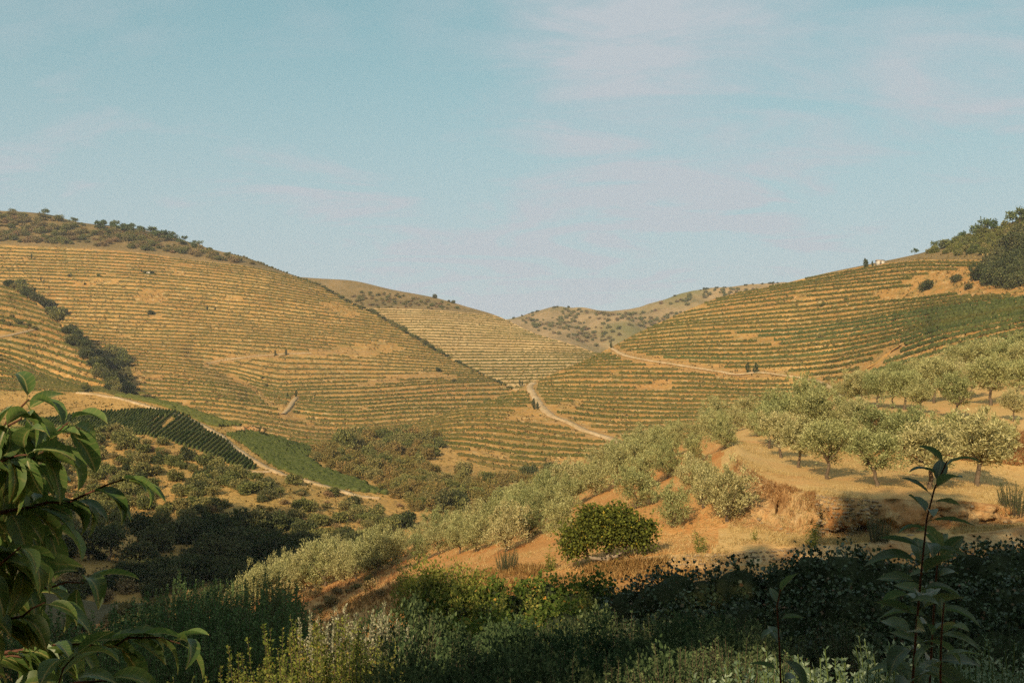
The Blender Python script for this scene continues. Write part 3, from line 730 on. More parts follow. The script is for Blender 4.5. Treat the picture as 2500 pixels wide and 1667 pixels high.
# the slope the photographer looks down on, with its two olive benches
near_sheet = Sheet([
    [(-500, 5800, 1.0), (3000, 5800, 1.0)],
    [(-500, 2300, 6), (300, 2300, 6), (1000, 2180, 6), (3000, 2180, 6)],
    [(-500, 2050, 14), (300, 2050, 14), (800, 2000, 14), (1300, 1920, 14), (3000, 1900, 14)],
    [(-500, 1900, 26), (300, 1890, 26), (700, 1850, 26), (1100, 1680, 26), (1500, 1650, 26), (3000, 1610, 26)],
    [(-500, 1800, 44), (300, 1780, 46), (700, 1690, 44), (1000, 1570, 40), (1250, 1500, 38), (1500, 1490, 37), (1900, 1470, 37), (3000, 1420, 38)],
    [(-500, 1690, 62), (300, 1650, 68), (700, 1535, 74), (1000, 1450, 62), (1250, 1410, 52), (1500, 1400, 49), (1700, 1388, 48.6), (1900, 1372, 48.6), (2250, 1345, 49), (2500, 1325, 50), (3000, 1290, 52)],
    [(-500, 1660, 70), (300, 1610, 80), (700, 1505, 86), (1000, 1418, 70), (1250, 1380, 57), (1500, 1366, 50.5), (1700, 1352, 49.6), (1900, 1336, 49.6), (2050, 1325, 50), (2250, 1311, 50.5), (2500, 1290, 52), (3000, 1250, 54)],
    [(-500, 1640, 80), (300, 1585, 90), (700, 1485, 97), (1000, 1398, 80), (1250, 1348, 64), (1500, 1320, 57), (1700, 1300, 55), (1800, 1290, 54.5), (1900, 1298, 53.5), (1993, 1311, 52.5), (2238, 1297, 53), (2500, 1276, 54.5), (3000, 1235, 58)],
    [(-500, 1620, 88), (300, 1565, 98), (700, 1470, 104), (1000, 1381, 88), (1250, 1320, 72), (1500, 1262, 64), (1650, 1228, 62), (1740, 1200, 61.5), (1785, 1155, 62.5), (1800, 1116, 64), (1830, 1140, 61.5), (1870, 1166, 59), (1920, 1184, 57), (1975, 1198, 55.2), (2042, 1210, 54.4), (2190, 1214, 54.2), (2410, 1230, 55.6), (2500, 1236, 56), (3000, 1220, 60)],
    [(-500, 1605, 95), (300, 1548, 106), (700, 1456, 112), (1000, 1364, 97), (1250, 1294, 82), (1500, 1212, 77), (1700, 1135, 79), (1800, 1078, 81), (1900, 1090, 80), (2000, 1100, 78), (2200, 1118, 75), (2400, 1135, 72), (2500, 1145, 71), (3000, 1160, 70)],
    [(-500, 1590, 102), (300, 1532, 113), (700, 1444, 119), (1000, 1347, 106), (1250, 1272, 93), (1500, 1174, 90), (1700, 1102, 90), (1800, 1066, 90), (1950, 1030, 89), (2060, 1010, 89), (2200, 1032, 82), (2350, 1042, 79), (2500, 1062, 76), (3000, 1080, 75)],
    [(-500, 1580, 108), (300, 1520, 119), (700, 1433, 125), (1000, 1332, 115), (1250, 1253, 104), (1500, 1147, 104), (1700, 1078, 104), (1800, 1047, 106), (1950, 1003, 106), (2060, 986, 106), (2200, 982, 105), (2350, 974, 104), (2500, 968, 102), (3000, 960, 100)],
    [(-500, 1575, 114), (300, 1512, 125), (700, 1425, 131), (1000, 1322, 124), (1250, 1242, 114), (1500, 1136, 114), (1700, 1068, 115), (1800, 1040, 118), (1950, 995, 122), (2060, 976, 126), (2200, 945, 130), (2350, 915, 134), (2500, 890, 138), (3000, 840, 145)],
], -500, 3000, 6, None, (0, 1, 1), [], [(0.22, 6.0), (0.07, 1.2)], 51)
# eroded cut under the front bench: ribs, hollows and ledges
vv_, xx_ = np.meshgrid(near_sheet.v, near_sheet.px, indexing='ij')
k_ = np.clip(1 - np.abs(vv_ - 7.5) / 0.5, 0, 1) ** 0.5 * np.clip((xx_ - 1770) / 40, 0, 1)
near_sheet.P[..., 1] += k_ * (1.7 * fbm(xx_ / 34, vv_ * 2.5, 61, 3) + 0.5 * fbm(xx_ / 9, vv_ * 9, 62, 3))
near_sheet.P[..., 2] += k_ * 0.25 * fbm(xx_ / 14, vv_ * 12, 63, 3)
near_sheet.P[..., 1] += 2.2 * np.exp(-((xx_ - 1918) / 9) ** 2) * np.clip(1 - np.abs(vv_ - 7.55) / 0.4, 0, 1)
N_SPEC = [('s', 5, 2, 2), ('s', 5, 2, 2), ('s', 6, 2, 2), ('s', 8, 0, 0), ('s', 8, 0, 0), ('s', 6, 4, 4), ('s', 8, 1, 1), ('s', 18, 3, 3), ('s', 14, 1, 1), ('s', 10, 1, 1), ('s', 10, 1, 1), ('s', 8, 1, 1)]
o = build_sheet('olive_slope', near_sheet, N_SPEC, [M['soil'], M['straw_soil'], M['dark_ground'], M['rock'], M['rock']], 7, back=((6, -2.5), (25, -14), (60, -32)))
# the slope left of the benches is bare orange earth, the benches are straw
me = o.data
cx = np.zeros(len(me.polygons) * 3); me.polygons.foreach_get("center", cx); cx = cx.reshape(-1, 3)
ppx, ppy = proj(cx)
mi = np.zeros(len(me.polygons), np.int32); me.polygons.foreach_get("material_index", mi)
wob = 30 * fbm(cx[:, 0] / 5, cx[:, 1] / 5, 77, 3)
mi[(mi == 3) & (ppx + wob < 1780)] = 0
mi[(mi == 1) & (ppx + wob < 1760)] = 0
mi[(mi == 4) & (ppx < 1480)] = 0
me.polygons.foreach_set("material_index", mi)
struct(o, 'orange earth slope with two straw-covered benches planted with olives')

g = mesh_np('ground', [(-2500, -2500, -75), (2500, -2500, -75), (2500, 2500, -75), (-2500, 2500, -75)], np.array([(0, 1, 2, 3)]), M['valley'])
struct(obj('ground', g))

# ------------------------------------------------------------------ dirt roads and tracks
road_strip(right_sheet, 'dirt_road', R_ROAD_A, 3.0, M['road'], 0.5, 'pale dirt road dropping down the spur of the near terraced hill', 70)
road_strip(right_sheet, 'dirt_track', R_ROAD_B, 1.9, M['road'], 0.5, 'dirt track crossing the near terraced hill past two cypresses', 90)
road_strip(right_sheet, 'dirt_track', R_TRACK, 2.2, M['bank'], 0.5, 'steep earth track up the gully of the near terraced hill', 40)
road_strip(left_sheet, 'dirt_track', LH_PATHS[0][0][:5], 1.5, M['road'], 0.4, 'thin track along the broad golden hill above the gully', 40)
road_strip(left_sheet, 'dirt_track', LH_PATHS[1][0], 2.0, M['road'], 0.6, 'short pale track at the foot of the gully by two cypresses', 20)
road_strip(ridge_sheet, 'dirt_track', RIDGE_ROAD, 1.8, M['road'], 0.4, 'dirt track on the side ridge', 30)
K_ROAD = [(190, 958), (235, 962), (290, 975), (330, 988), (420, 1010), (480, 1030), (525, 1052), (560, 1085), (605, 1118), (660, 1150), (700, 1167), (760, 1182), (870, 1208), (925, 1214)]
road_strip(knoll_sheet, 'dirt_road', K_ROAD, 1.6, M['road'], 0.35, 'pale dirt road between the two green vineyards', 120)
road_strip(knoll_sheet, 'dirt_track', [(570, 1142), (610, 1152), (660, 1155)], 1.3, M['road'], 0.3, 'short dirt spur under the dark vineyard', 20)

# ------------------------------------------------------------------ vine rows on the terraces
rv = np.random.default_rng(5)
LM_L = [(150, 640, 'near the top left of the broad hill'), (450, 650, 'under the scrub of the broad hill'), (700, 700, 'near the falling skyline of the broad hill'), (100, 720, 'by the ravine head on the broad hill'), (370, 760, 'near the lone bush of the broad hill'), (640, 790, 'in the middle of the broad golden hill'), (880, 800, 'beside the hedge line of the broad hill'), (350, 870, 'above the mouth of the ravine'), (680, 870, 'along the thin track of the broad hill'), (950, 880, 'near the round dark tree of the broad hill')]
LM_L2 = [(400, 960, 'by the mouth of the ravine'), (480, 1000, 'above the narrow vineyard strip'), (620, 960, 'beside the gully'), (680, 1020, 'below the short gully track'), (800, 960, 'right of the two gully cypresses'), (900, 1020, 'above the tip of the russet wood'), (1000, 960, 'under the hedge line'), (1100, 960, 'next to the spur'), (850, 1050, 'just above the pale poplars')]
LM_R = [(2150, 680, 'just below the stone hut'), (2000, 700, 'under the skyline of the near hill'), (1750, 760, 'at the far shoulder of the near hill'), (2250, 740, 'under the bare strip of the near hill'), (1950, 790, 'in the middle of the upper near hill'), (1620, 850, 'above the cypress track'), (2400, 760, 'below the oak clump'), (2000, 860, 'above the gully track'), (1780, 880, 'just above the two track cypresses')]
LM_R2 = [(1500, 940, 'below the upper part of the cypress track'), (1450, 1000, 'beside the pale spur road'), (1700, 940, 'right under the two track cypresses'), (1700, 1010, 'in the middle of the lower near hill'), (1850, 1040, 'just behind the olives'), (1600, 1080, 'at the foot of the lower near hill'), (1400, 1130, 'above the dark wood-edge trees'), (1200, 1130, 'in the lowest block above the russet wood')]
LM_S = [(1240, 975, 'next to the head of the pale spur road'), (1250, 1030, 'just left of the pale spur road'), (1130, 1010, 'on the crest of the spur'), (1020, 1060, 'at the tip of the spur'), (1180, 1080, 'on the flank of the spur'), (1120, 1130, 'at the foot of the spur above the russet wood')]
def blk_left(x, y):
    if y > 925 and x < 740: return ('green vine row ' + near_phrase(x, y, LM_L2), 'vine rows at the foot of the broad hill', M['vine'], 1.1)
    if y > 925: return ('thick vine row ' + near_phrase(x, y, LM_L2), 'vine rows below the hedge line', M['vine'], 1.15)
    return ('thin dark vine row ' + near_phrase(x, y, LM_L), 'vine rows across the broad golden hill', M['vine'], 0.92)
ex_left = [('line', LH_PATHS[0][0], 7), ('line', LH_PATHS[1][0], 9), ('line', LH_PATHS[2][0], 6), ('line', [(560, 915), (620, 950), (660, 985), (760, 1035)], 5),
           ('poly', [(340, 715), (400, 715), (395, 738), (330, 742)], 0), ('poly', [(820, 735), (880, 770), (840, 775), (770, 740)], 0),
           ('poly', [(270, 935), (330, 905), (380, 915), (330, 945)], 0), ('poly', [(180, 690), (260, 682), (300, 690), (190, 702)], 0),
           ('poly', [(300, 718), (470, 728), (360, 735)], 0), ('poly', [(400, 655), (480, 668), (430, 672)], 0), ('poly', [(800, 850), (930, 835), (1000, 850), (860, 880)], 0)]
n1 = vine_rows(left_sheet, LH_SPEC, blk_left, ex_left, rv, 3.2, (-30, 1300), 3, 0.76, 0.92, 0.9)
blk_mid = lambda x, y: ('faint dry vine row on the pale hill beyond the hedge line', 'vine rows on the pale middle hill', M['vine_dim'] if y < 860 else M['vine'], 0.8 if y < 860 else 0.95)
n2 = vine_rows(mid_sheet, MID_SPEC, blk_mid, [], rv, 3.2, (740, 1520), 9, 0.75, 1.2, 1.0)
def blk_right(x, y):
    if x > 2080 and 745 < y < 1000: return ('tall dark vine row ' + near_phrase(x, y, [(2150, 800, 'at the head of the gully'), (2400, 780, 'below the bare strip'), (2200, 880, 'beside the gully track'), (2350, 850, 'above the olive grove'), (2120, 940, 'just above the upper bench olives')]), 'dark vine rows behind the olive grove', M['vine_dark'], 1.15)  # this block gets darker leaves and slightly taller rows
    if x < 1330 and y > 950: return ('green vine row ' + near_phrase(x, y, LM_S), 'vine rows on the spur below the road', M['vine'], 1.0)
    if y > 905: return ('thick green vine row ' + near_phrase(x, y, LM_R2), 'vine rows on the lower near hill', M['vine'], 1.0)
    return ('green vine row ' + near_phrase(x, y, LM_R), 'vine rows on the upper near hill', M['vine'], 1.0)
ex_right = [('line', R_ROAD_A, 13), ('line', R_ROAD_B, 12), ('line', R_TRACK, 11), ('line', [(1790, 818), (1850, 828), (1900, 840)], 6),
            ('poly', [(1150, 1098), (1500, 1122), (1640, 1108), (1640, 1126), (1480, 1140), (1140, 1112)], 0),
            ('poly', [(2140, 715), (2240, 702), (2400, 690), (2550, 690), (2550, 724), (2300, 722), (2120, 730)], 0),
            ('poly', [(2200, 690), (2290, 665), (2600, 640), (2600, 700), (2280, 715)], 0),
            ('poly', [(1560, 940), (1640, 930), (1640, 950), (1540, 955)], 0), ('poly', [(1900, 915), (2040, 940), (2060, 1000), (1960, 960)], 0),
            ('poly', [(1360, 985), (1430, 975), (1400, 1005), (1350, 1000)], 0), ('poly', [(1300, 985), (1360, 1000), (1330, 1030), (1230, 1020)], 0)]
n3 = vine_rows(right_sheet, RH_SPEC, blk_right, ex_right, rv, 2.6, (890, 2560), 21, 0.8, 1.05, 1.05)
LM_G = [(30, 740, 'at the top of the side ridge'), (130, 790, 'beside the upper ravine on the side ridge'), (50, 850, 'just below the side ridge track'), (150, 870, 'beside the lower ravine on the side ridge'), (40, 910, 'below the shaded crease of the side ridge'), (160, 940, 'at the foot of the side ridge'), (60, 970, 'behind the top cherry leaves')]
blk_ridge = lambda x, y: ('dark vine row ' + near_phrase(x, y, LM_G), 'vine rows on the side ridge', M['vine'], 1.0)
n4 = vine_rows(ridge_sheet, RIDGE_SPEC, blk_ridge, [('line', RIDGE_ROAD, 6), ('line', [(0, 680), (60, 712), (120, 758), (190, 828), (240, 880), (270, 930)], 8)], rv, 2.8, (-40, 330), 33, 0.75, 1.15, 1.0)

# slanting rows of the dark vineyard on the knoll
VA = [(20, 1036), (110, 1026), (220, 1010), (330, 1004), (430, 1004), (480, 1022), (530, 1055), (580, 1105), (640, 1150), (590, 1146), (500, 1108), (400, 1078), (300, 1056), (180, 1044), (60, 1044)]
k = 0
for ri, x0 in enumerate(np.arange(30, 660, 7.6)):
    ts = np.linspace(0, 1, 40)
    X = x0 + 40 - ts * 75; Y = 1000 + max(0, x0 - 395) * 0.68 + ts * 62
    ok = in_poly(X, Y, VA)
    if ri % 2: ok &= ~in_poly(X, Y, [(352, 1042), (378, 1020), (424, 1022), (404, 1042), (375, 1050)])
    idx = np.nonzero(ok)[0]
    if len(idx) < 5: continue
    for sg in np.split(idx, np.nonzero(np.diff(idx) > 1)[0] + 1):
        if len(sg) < 4: continue
        P0 = knoll_sheet.find(X[sg[0]], Y[sg[0]]); P1 = knoll_sheet.find(X[sg[-1]], Y[sg[-1]])
        m = max(6, int(np.linalg.norm(P1 - P0) / 1.0))
        tt = np.linspace(0, 1, m)
        Q = np.array([knoll_sheet.find(X[sg[0]] + (X[sg[-1]] - X[sg[0]]) * a, Y[sg[0]] + (Y[sg[-1]] - Y[sg[0]]) * a) for a in tt])
        tag(obj('vine_row', row_mesh('vine_row', Q, 0.42, 1.0, rv, M['vine_dark'])), 'slanting dark vine row ' + near_phrase(X[sg].mean(), Y[sg].mean(), [(80, 1036, 'behind the cherry branch, at the narrow end of the dark vineyard'), (200, 1030, 'in the narrow part of the dark vineyard'), (300, 1030, 'in the middle of the dark vineyard'), (385, 1030, 'beside the thinned golden stripes of the dark vineyard'), (450, 1045, 'where the dark vineyard meets the pale road'), (500, 1080, 'in the lower half of the dark vineyard'), (570, 1120, 'at the lowest corner of the dark vineyard')]), 'vine row', 'slanting vine rows of the dark vineyard'); k += 1
# lush vineyards right of the road: rows too fine to tell apart
def lush(name, poly, label, n, hgt=1.0):
    xs = [p[0] for p in poly]; ys = [p[1] for p in poly]
    b = MB(); c = 0
    for y in np.arange(min(ys), max(ys), n):
        X = np.arange(min(xs), max(xs), 2.6); Y = y + (X - min(xs)) * 0.22 - 25
        idx = np.nonzero(in_poly(X, Y, poly))[0]
        if len(idx) < 6: continue
        for sg in np.split(idx, np.nonzero(np.diff(idx) > 1)[0] + 1):
            if len(sg) < 5: continue
            Q = np.array([knoll_sheet.find(a, b_) for a, b_ in zip(X[sg], Y[sg])])
            me = row_mesh('tmp', Q, 1.9, hgt, rv, M['vine_green'])
            v = np.zeros(len(me.vertices) * 3); me.vertices.foreach_get('co', v)
            f4 = np.array([p.vertices[:] for p in me.polygons if len(p.vertices) == 4]); f3 = np.array([p.vertices[:] for p in me.polygons if len(p.vertices) == 3])
            b.add(v.reshape(-1, 3), f4, f3); bpy.data.meshes.remove(me)
    o = obj(name, b.mesh(name, M['vine_green']))
    return tag(o, label, 'vineyard', None, 'stuff')
lush('vineyard', [(548, 1056), (600, 1052), (660, 1062), (740, 1086), (800, 1100), (850, 1106), (745, 1112), (775, 1140), (880, 1180), (950, 1204), (830, 1194), (740, 1168), (660, 1135), (605, 1095)], 'lush green vineyard wedge between the pale road and the russet wood', 3.4)
lush('vineyard', [(275, 966), (360, 975), (480, 1004), (590, 1034), (525, 1038), (430, 1002), (340, 982)], 'narrow green vineyard strip above the pale road', 3.0)
print('rows', n1, n2, n3, n4, k)

# small weeds and grass clumps dotted over the terrace banks
def bank_scrub(sh, n, x0, x1, v0, v1, size, mat, label, seed, clump=None):
    rg = np.random.default_rng(seed)
    x = rg.uniform(x0, x1, n); v = rg.uniform(v0, v1, n)
    vs = np.interp(x, sh.px, sh.vstar); k = v < vs - 0.05
    k &= fbm(x / 45, v * 2.2, seed, 3) > -0.25
    P = sh.at(x[k], v[k]); m = len(P)
    Ps = np.repeat(P, 4, 0) + rg.normal(0, size * 0.35, (m * 4, 3)) * (1, 1, 0.3); Ps[:, 2] -= 0.1
    D = rg.normal(0, .7, (m * 4, 3)); D[:, 2] = 1
    s = np.repeat(size * rg.uniform(.4, 1.3, m), 4)
    V, F = leaf_quads(Ps, D, s, s * 0.8, rg)
    tag(obj('bank_weeds', mesh_np('bank_weeds', V, F, mat)), label, 'weeds', None, 'stuff')
M['weedy'] = leaf_mat('bank_weed_leaves', [(0.0, (0.09, 0.075, 0.022)), (0.4, (0.17, 0.125, 0.04)), (0.7, (0.30, 0.20, 0.07)), (1.0, (0.48, 0.34, 0.14))], 0.1, objvar=0.0)
bank_scrub(left_sheet, 16000, -30, 1290, 0.6, 7.0, 0.8, M['weedy'], 'dry weeds dotted over the banks of the broad hill', 3)
bank_scrub(mid_sheet, 5000, 740, 1500, 0.6, 4.0, 0.8, M['weedy'], 'dry weeds dotted over the banks of the pale hill', 4)
bank_scrub(right_sheet, 16000, 890, 2560, 0.8, 10.4, 0.75, M['weedy'], 'dry weeds dotted over the banks of the near hill', 5)
bank_scrub(ridge_sheet, 3500, -40, 330, 0.8, 6.0, 0.75, M['weedy'], 'dry weeds dotted over the side ridge', 6)
bank_scrub(knoll_sheet, 9000, -100, 1300, 1.0, 7.6, 0.55, M['weedy'], 'dry grass clumps over the valley side', 7)

# ================================================================== vegetation prototypes (1 unit = 1 m)
def crown_arrays(lumps, n, L, Wd, rng, up=0.0, out=0.6, clump=0.3, shell=0.55, per=14, drop=0.0, jit=0.3):
    """leaf faces gathered in clumps over the lumps [(centre, radii)]"""
    vol = np.array([np.prod(r) ** (2 / 3) for c, r in lumps]); vol = vol / vol.sum()
    Ps, Ds, Ns = [], [], []
    for (c, r), f in zip(lumps, vol):
        k = max(4, int(n * f / per))
        d = rng.normal(size=(k, 3)); d /= np.linalg.norm(d, axis=1)[:, None]
        rad = shell + (1 - shell) * rng.random(k) ** 0.6
        rad *= 1.0 - jit / 2 + jit * rng.random(k)
        cc = d * rad[:, None]
        m = int(n * f / k) + 1
        q = np.repeat(cc, m, 0) + rng.normal(0, clump, (k * m, 3)) * (0.55 + 0.9 * np.repeat(rng.random(k), m))[:, None]
        Ps.append(np.asarray(c) + q * np.asarray(r))
        o = np.repeat(d, m, 0) * out + rng.normal(0, 0.6, (k * m, 3)); o[:, 2] += up
        Ds.append(o)
        e_ = np.repeat(d, m, 0) * 0.7 + q / (np.linalg.norm(q, axis=1)[:, None] + 1e-6) * 0.3 + rng.normal(0, 0.38, (k * m, 3)); e_[:, 2] += 0.15
        Ns.append(e_)
    P = np.concatenate(Ps); Dv = np.concatenate(Ds); Nn = np.concatenate(Ns)
    keep = P[:, 2] > drop
    P, Dv, Nn = P[keep], Dv[keep], Nn[keep]
    s = 0.65 + 0.7 * rng.random(len(P))
    V, F = leaf_quads(P, Dv, L * s, Wd * s, rng)
    return V, F, np.repeat(Nn / np.linalg.norm(Nn, axis=1)[:, None], 4, 0)

def lumps_round(rng, k, R0, z0, flat=0.8, spread=0.55):
    out = [((0, 0, z0), (R0 * 0.72, R0 * 0.72, R0 * 0.72 * flat))]
    for i in range(k):
        a = 2 * math.pi * (i + rng.random() * 0.7) / k
        rr = R0 * spread * (0.7 + 0.5 * rng.random())
        s = R0 * (0.38 + 0.25 * rng.random())
        out.append(((rr * math.cos(a), rr * math.sin(a), z0 + R0 * flat * (rng.random() * 1.1 - 0.45)), (s, s, s * (0.8 + 0.3 * rng.random()))))
    return out

def trunk_arrays(rng, h, r, limbs, spread, lean=0.15, sides=6):
    b = MB()
    la = rng.random() * 6.28
    p = [np.array((0, 0, -0.3))]
    for i in range(4):
        p.append(np.array((lean * math.cos(la) * (i + 1) / 4 + rng.normal(0, r * 0.5), lean * math.sin(la) * (i + 1) / 4 + rng.normal(0, r * 0.5), h * (i + 1) / 4)))
    V, F = tube(p, [r * 1.5, r * 1.1, r, r * 0.9, r * 0.8], sides); b.add(V, F)
    top = p[-1]
    for i in range(limbs):
        a = 2 * math.pi * (i + rng.random()) / limbs
        e = top + np.array((spread * math.cos(a), spread * math.sin(a), spread * (0.7 + 0.7 * rng.random())))
        mid = (top + e) / 2 + rng.normal(0, spread * 0.12, 3)
        V, F = tube([top - (0, 0, r), mid, e, e + (e - mid) * 0.6], [r * 0.7, r * 0.5, r * 0.3, r * 0.1], 5); b.add(V, F)
    return b

def crown_mesh(name, lumps, n, L, Wd, rng, mat, **kw):
    V, F, cn = crown_arrays(lumps, n, L, Wd, rng, **kw)
    return mesh_np(name, V, F, mat, cn=cn)

PR = np.random.default_rng(77)
OLIVE = []
for i in range(8):
    low = i >= 4                                   # bushy trees with crowns near the ground
    Rr = 1.5
    z0 = 1.75 if low else 2.25
    lm = lumps_round(PR, 7, Rr, z0, 0.92 if low else 0.72, 0.6)
    if low: lm += [((PR.normal(0, .3), PR.normal(0, .3), 0.95), (1.0, 1.0, 0.75))]
    for q in range(4): lm.append(((PR.normal(0, .55), PR.normal(0, .55), z0 + Rr * (0.75 if low else 0.55)), (0.5, 0.5, 0.65)))
    cm = crown_mesh('olive_crown', lm, 8200, 0.165, 0.05, PR, M['olive'], up=0.75, out=0.75, clump=0.2, shell=0.55, per=64, jit=0.45, drop=0.25 if low else 0.9)
    tm = trunk_arrays(PR, 0.7 if low else 1.25, 0.10, 5, 0.75, 0.2).mesh('olive_trunk', M['bark'])
    OLIVE.append((tm, cm))
def mk_variants(name, n, fn): return [fn(i) for i in range(n)]
def rb(mat, n, L, Wd, flat=0.75, k=6, R0=1.0, **kw):
    return lambda i: crown_mesh('bush', lumps_round(PR, k, R0, R0 * 0.62, flat, 0.6), n, L, Wd, PR, mat, drop=-0.1, **kw)
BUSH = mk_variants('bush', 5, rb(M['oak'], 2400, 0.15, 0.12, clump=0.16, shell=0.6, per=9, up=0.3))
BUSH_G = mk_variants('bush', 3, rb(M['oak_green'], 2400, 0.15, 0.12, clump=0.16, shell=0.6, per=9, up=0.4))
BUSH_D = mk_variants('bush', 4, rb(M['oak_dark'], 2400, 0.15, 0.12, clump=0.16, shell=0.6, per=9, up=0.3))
RUSSET = mk_variants('bush', 5, rb(M['russet'], 1800, 0.16, 0.12, 0.95, clump=0.2, shell=0.5, per=9, up=0.3))
SCRUB = mk_variants('bush', 4, rb(M['scrub'], 900, 0.2, 0.14, 0.6, clump=0.22, shell=0.5, per=8, up=0.4))
PINE = []
for i in range(4):
    lm = [((PR.normal(0, .12), PR.normal(0, .12), 0.75), (0.42, 0.42, 0.3))] + [((PR.normal(0, .3), PR.normal(0, .3), 0.55 + 0.35 * PR.random()), (0.26, 0.26, 0.18)) for q in range(5)]
    PINE.append(crown_mesh('pine_crown', lm, 420, 0.16, 0.1, PR, M['pine'], clump=0.2, shell=0.5, per=9, up=0.3))
PINE_T = trunk_arrays(PR, 0.6, 0.035, 3, 0.14, 0.05, 5).mesh('pine_trunk', M['bark'])
CYP = []
for i in range(2):
    zs = np.linspace(0.05, 0.97, 11)
    lm = [((0, 0, z), (0.15 * math.sin(math.pi * (0.10 + 0.62 * (1 - z) ** 0.8)) + 0.01,) * 2 + (0.085,)) for z in zs]
    CYP.append(crown_mesh('cypress_crown', lm, 700, 0.09, 0.05, PR, M['cypress'], clump=0.2, shell=0.4, per=8, up=1.6))

def copy_bush(proto_list, name, P, s, label, cat, group, sz=1.0, sink=0.12):
    me = proto_list[random.randrange(len(proto_list))]
    o = obj(name, me, None, (P[0], P[1], P[2] - sink * s), (0, 0, random.uniform(0, 6.28)), (s * random.uniform(0.9, 1.12), s * random.uniform(0.9, 1.12), s * sz * random.uniform(0.85, 1.15)))
    return tag(o, label, cat, group)

def scatter(sh, poly, n, rng, sep=0.0, excl=(), dens=None):
    xs = [p[0] for p in poly]; ys = [p[1] for p in poly]
    pts = []
    tries = 0
    while len(pts) < n and tries < n * 60:
        tries += 1
        x = rng.uniform(min(xs), max(xs)); y = rng.uniform(min(ys), max(ys))
        if not in_poly(x, y, poly): continue
        if any(in_poly(x, y, e) for e in excl): continue
        if dens is not None and rng.random() > dens(x, y): continue
        if sep and any(abs(x - a) < sep * 1.6 and abs(y - b) < sep for a, b in pts): continue
        pts.append((x, y))
    pts.sort(key=lambda p: p[1])
    return [(x, y, sh.find(x, y)) for x, y in pts]

def px2m(P, px): return px * P[1] / FPX

# ------------------------------------------------------------------ olive trees
OL_N = 0
def olive(px, py, hpx, kind, label, group, wide=1.0):
    """kind 'low' = crown to the ground, 'tall' = clear trunk; placed on the near slope"""
    global OL_N
    P = near_sheet.find(px, py)
    h = px2m(P, hpx)
    i = random.randrange(4) + (4 if kind == 'low' else 0)
    tm, cm = OLIVE[i]
    e = obj('olive_tree', None, None, P - np.array((0, 0, 0.05)), (0, 0, random.uniform(0, 6.28)), (h / 3.45 * wide * random.uniform(.85, 1.15), h / 3.45 * wide * random.uniform(.85, 1.15), h / 3.45))
    e.empty_display_size = 0.3
    obj('trunk', tm, e); obj('crown', cm, e)
    tag(e, label, 'olive tree', group); OL_N += 1
    return e
# upper bench, behind
G_UP = 'olives on the upper bench'
for px, py, h, lab in [
    (2107, 990, 82, 'olive at the outer end of the upper bench, beside the track'), (2140, 994, 78, 'second olive from the outer end of the upper bench'),
    (2178, 997, 86, 'third olive from the outer end of the upper bench, dark inside'), (2209, 1000, 92, 'fourth olive from the outer end of the upper bench'),
    (2252, 1014, 84, 'short forked olive at the front of the upper bench'), (2335, 1026, 108, 'wide slender-trunked olive alone at the front edge of the upper bench'),
    (2472, 1030, 78, 'small pale olive at the front edge of the upper bench by the frame edge'), (2281, 984, 102, 'dark-trunked olive behind the front trees of the upper bench'),
    (2418, 992, 112, 'large round olive with dark underside behind the upper bench')]:
    olive(px, py, h, 'tall', lab, G_UP)
for px, py, h in [(2155, 972, 70), (2195, 962, 76), (2240, 955, 74), (2330, 968, 88), (2370, 975, 84), (2480, 980, 96), (2290, 940, 72), (2345, 925, 78), (2400, 915, 84), (2455, 920, 88), (2500, 930, 92), (2250, 938, 60), (2430, 895, 72), (2495, 890, 76), (2380, 900, 60), (2530, 960, 92)]:
    olive(px + random.uniform(-4, 4), py, h, 'tall', 'grey-green olive in the dense grove climbing behind the upper bench', 'grove behind the upper bench')
# front bench
G_FR = 'olives on the front bench'
for px, py, h, wd, lab in [
    (1879, 1092, 98, 1.0, 'olive at the tip of the front bench, farthest along it'), (1906, 1119, 102, 1.0, 'second olive from the tip of the front bench'),
    (1948, 1141, 118, 1.05, 'dark-trunked olive, third from the tip of the front bench'), (2022, 1166, 132, 1.05, 'leaning olive, fourth from the tip of the front bench'),
    (2142, 1187, 132, 1.0, 'slim olive standing clear in the middle of the front bench'), (2270, 1190, 150, 1.15, 'broad olive behind the tall sapling on the front bench'),
    (2386, 1188, 176, 1.12, 'largest, tallest olive on the front bench')]:
    olive(px, py, h, 'tall', lab, G_FR, wd)
for px, py, h, wd in [(1886, 1052, 100, 1.1), (1850, 1062, 74, 1.1), (1972, 1048, 132, .8), (2000, 1058, 108, 1.15), (2045, 1066, 92, 1.2), (2091, 1074, 98, 1.1), (2140, 1080, 100, 1.2), (2192, 1086, 96, 1.1), (2235, 1110, 112, 1.1), (2320, 1120, 110, 1.1), (2070, 1100, 84, 1.1), (2440, 1130, 110, 1.0)]:
    olive(px, py, h, 'low', 'bushy olive in the packed row behind the front bench trees', 'row behind the front bench', wd)
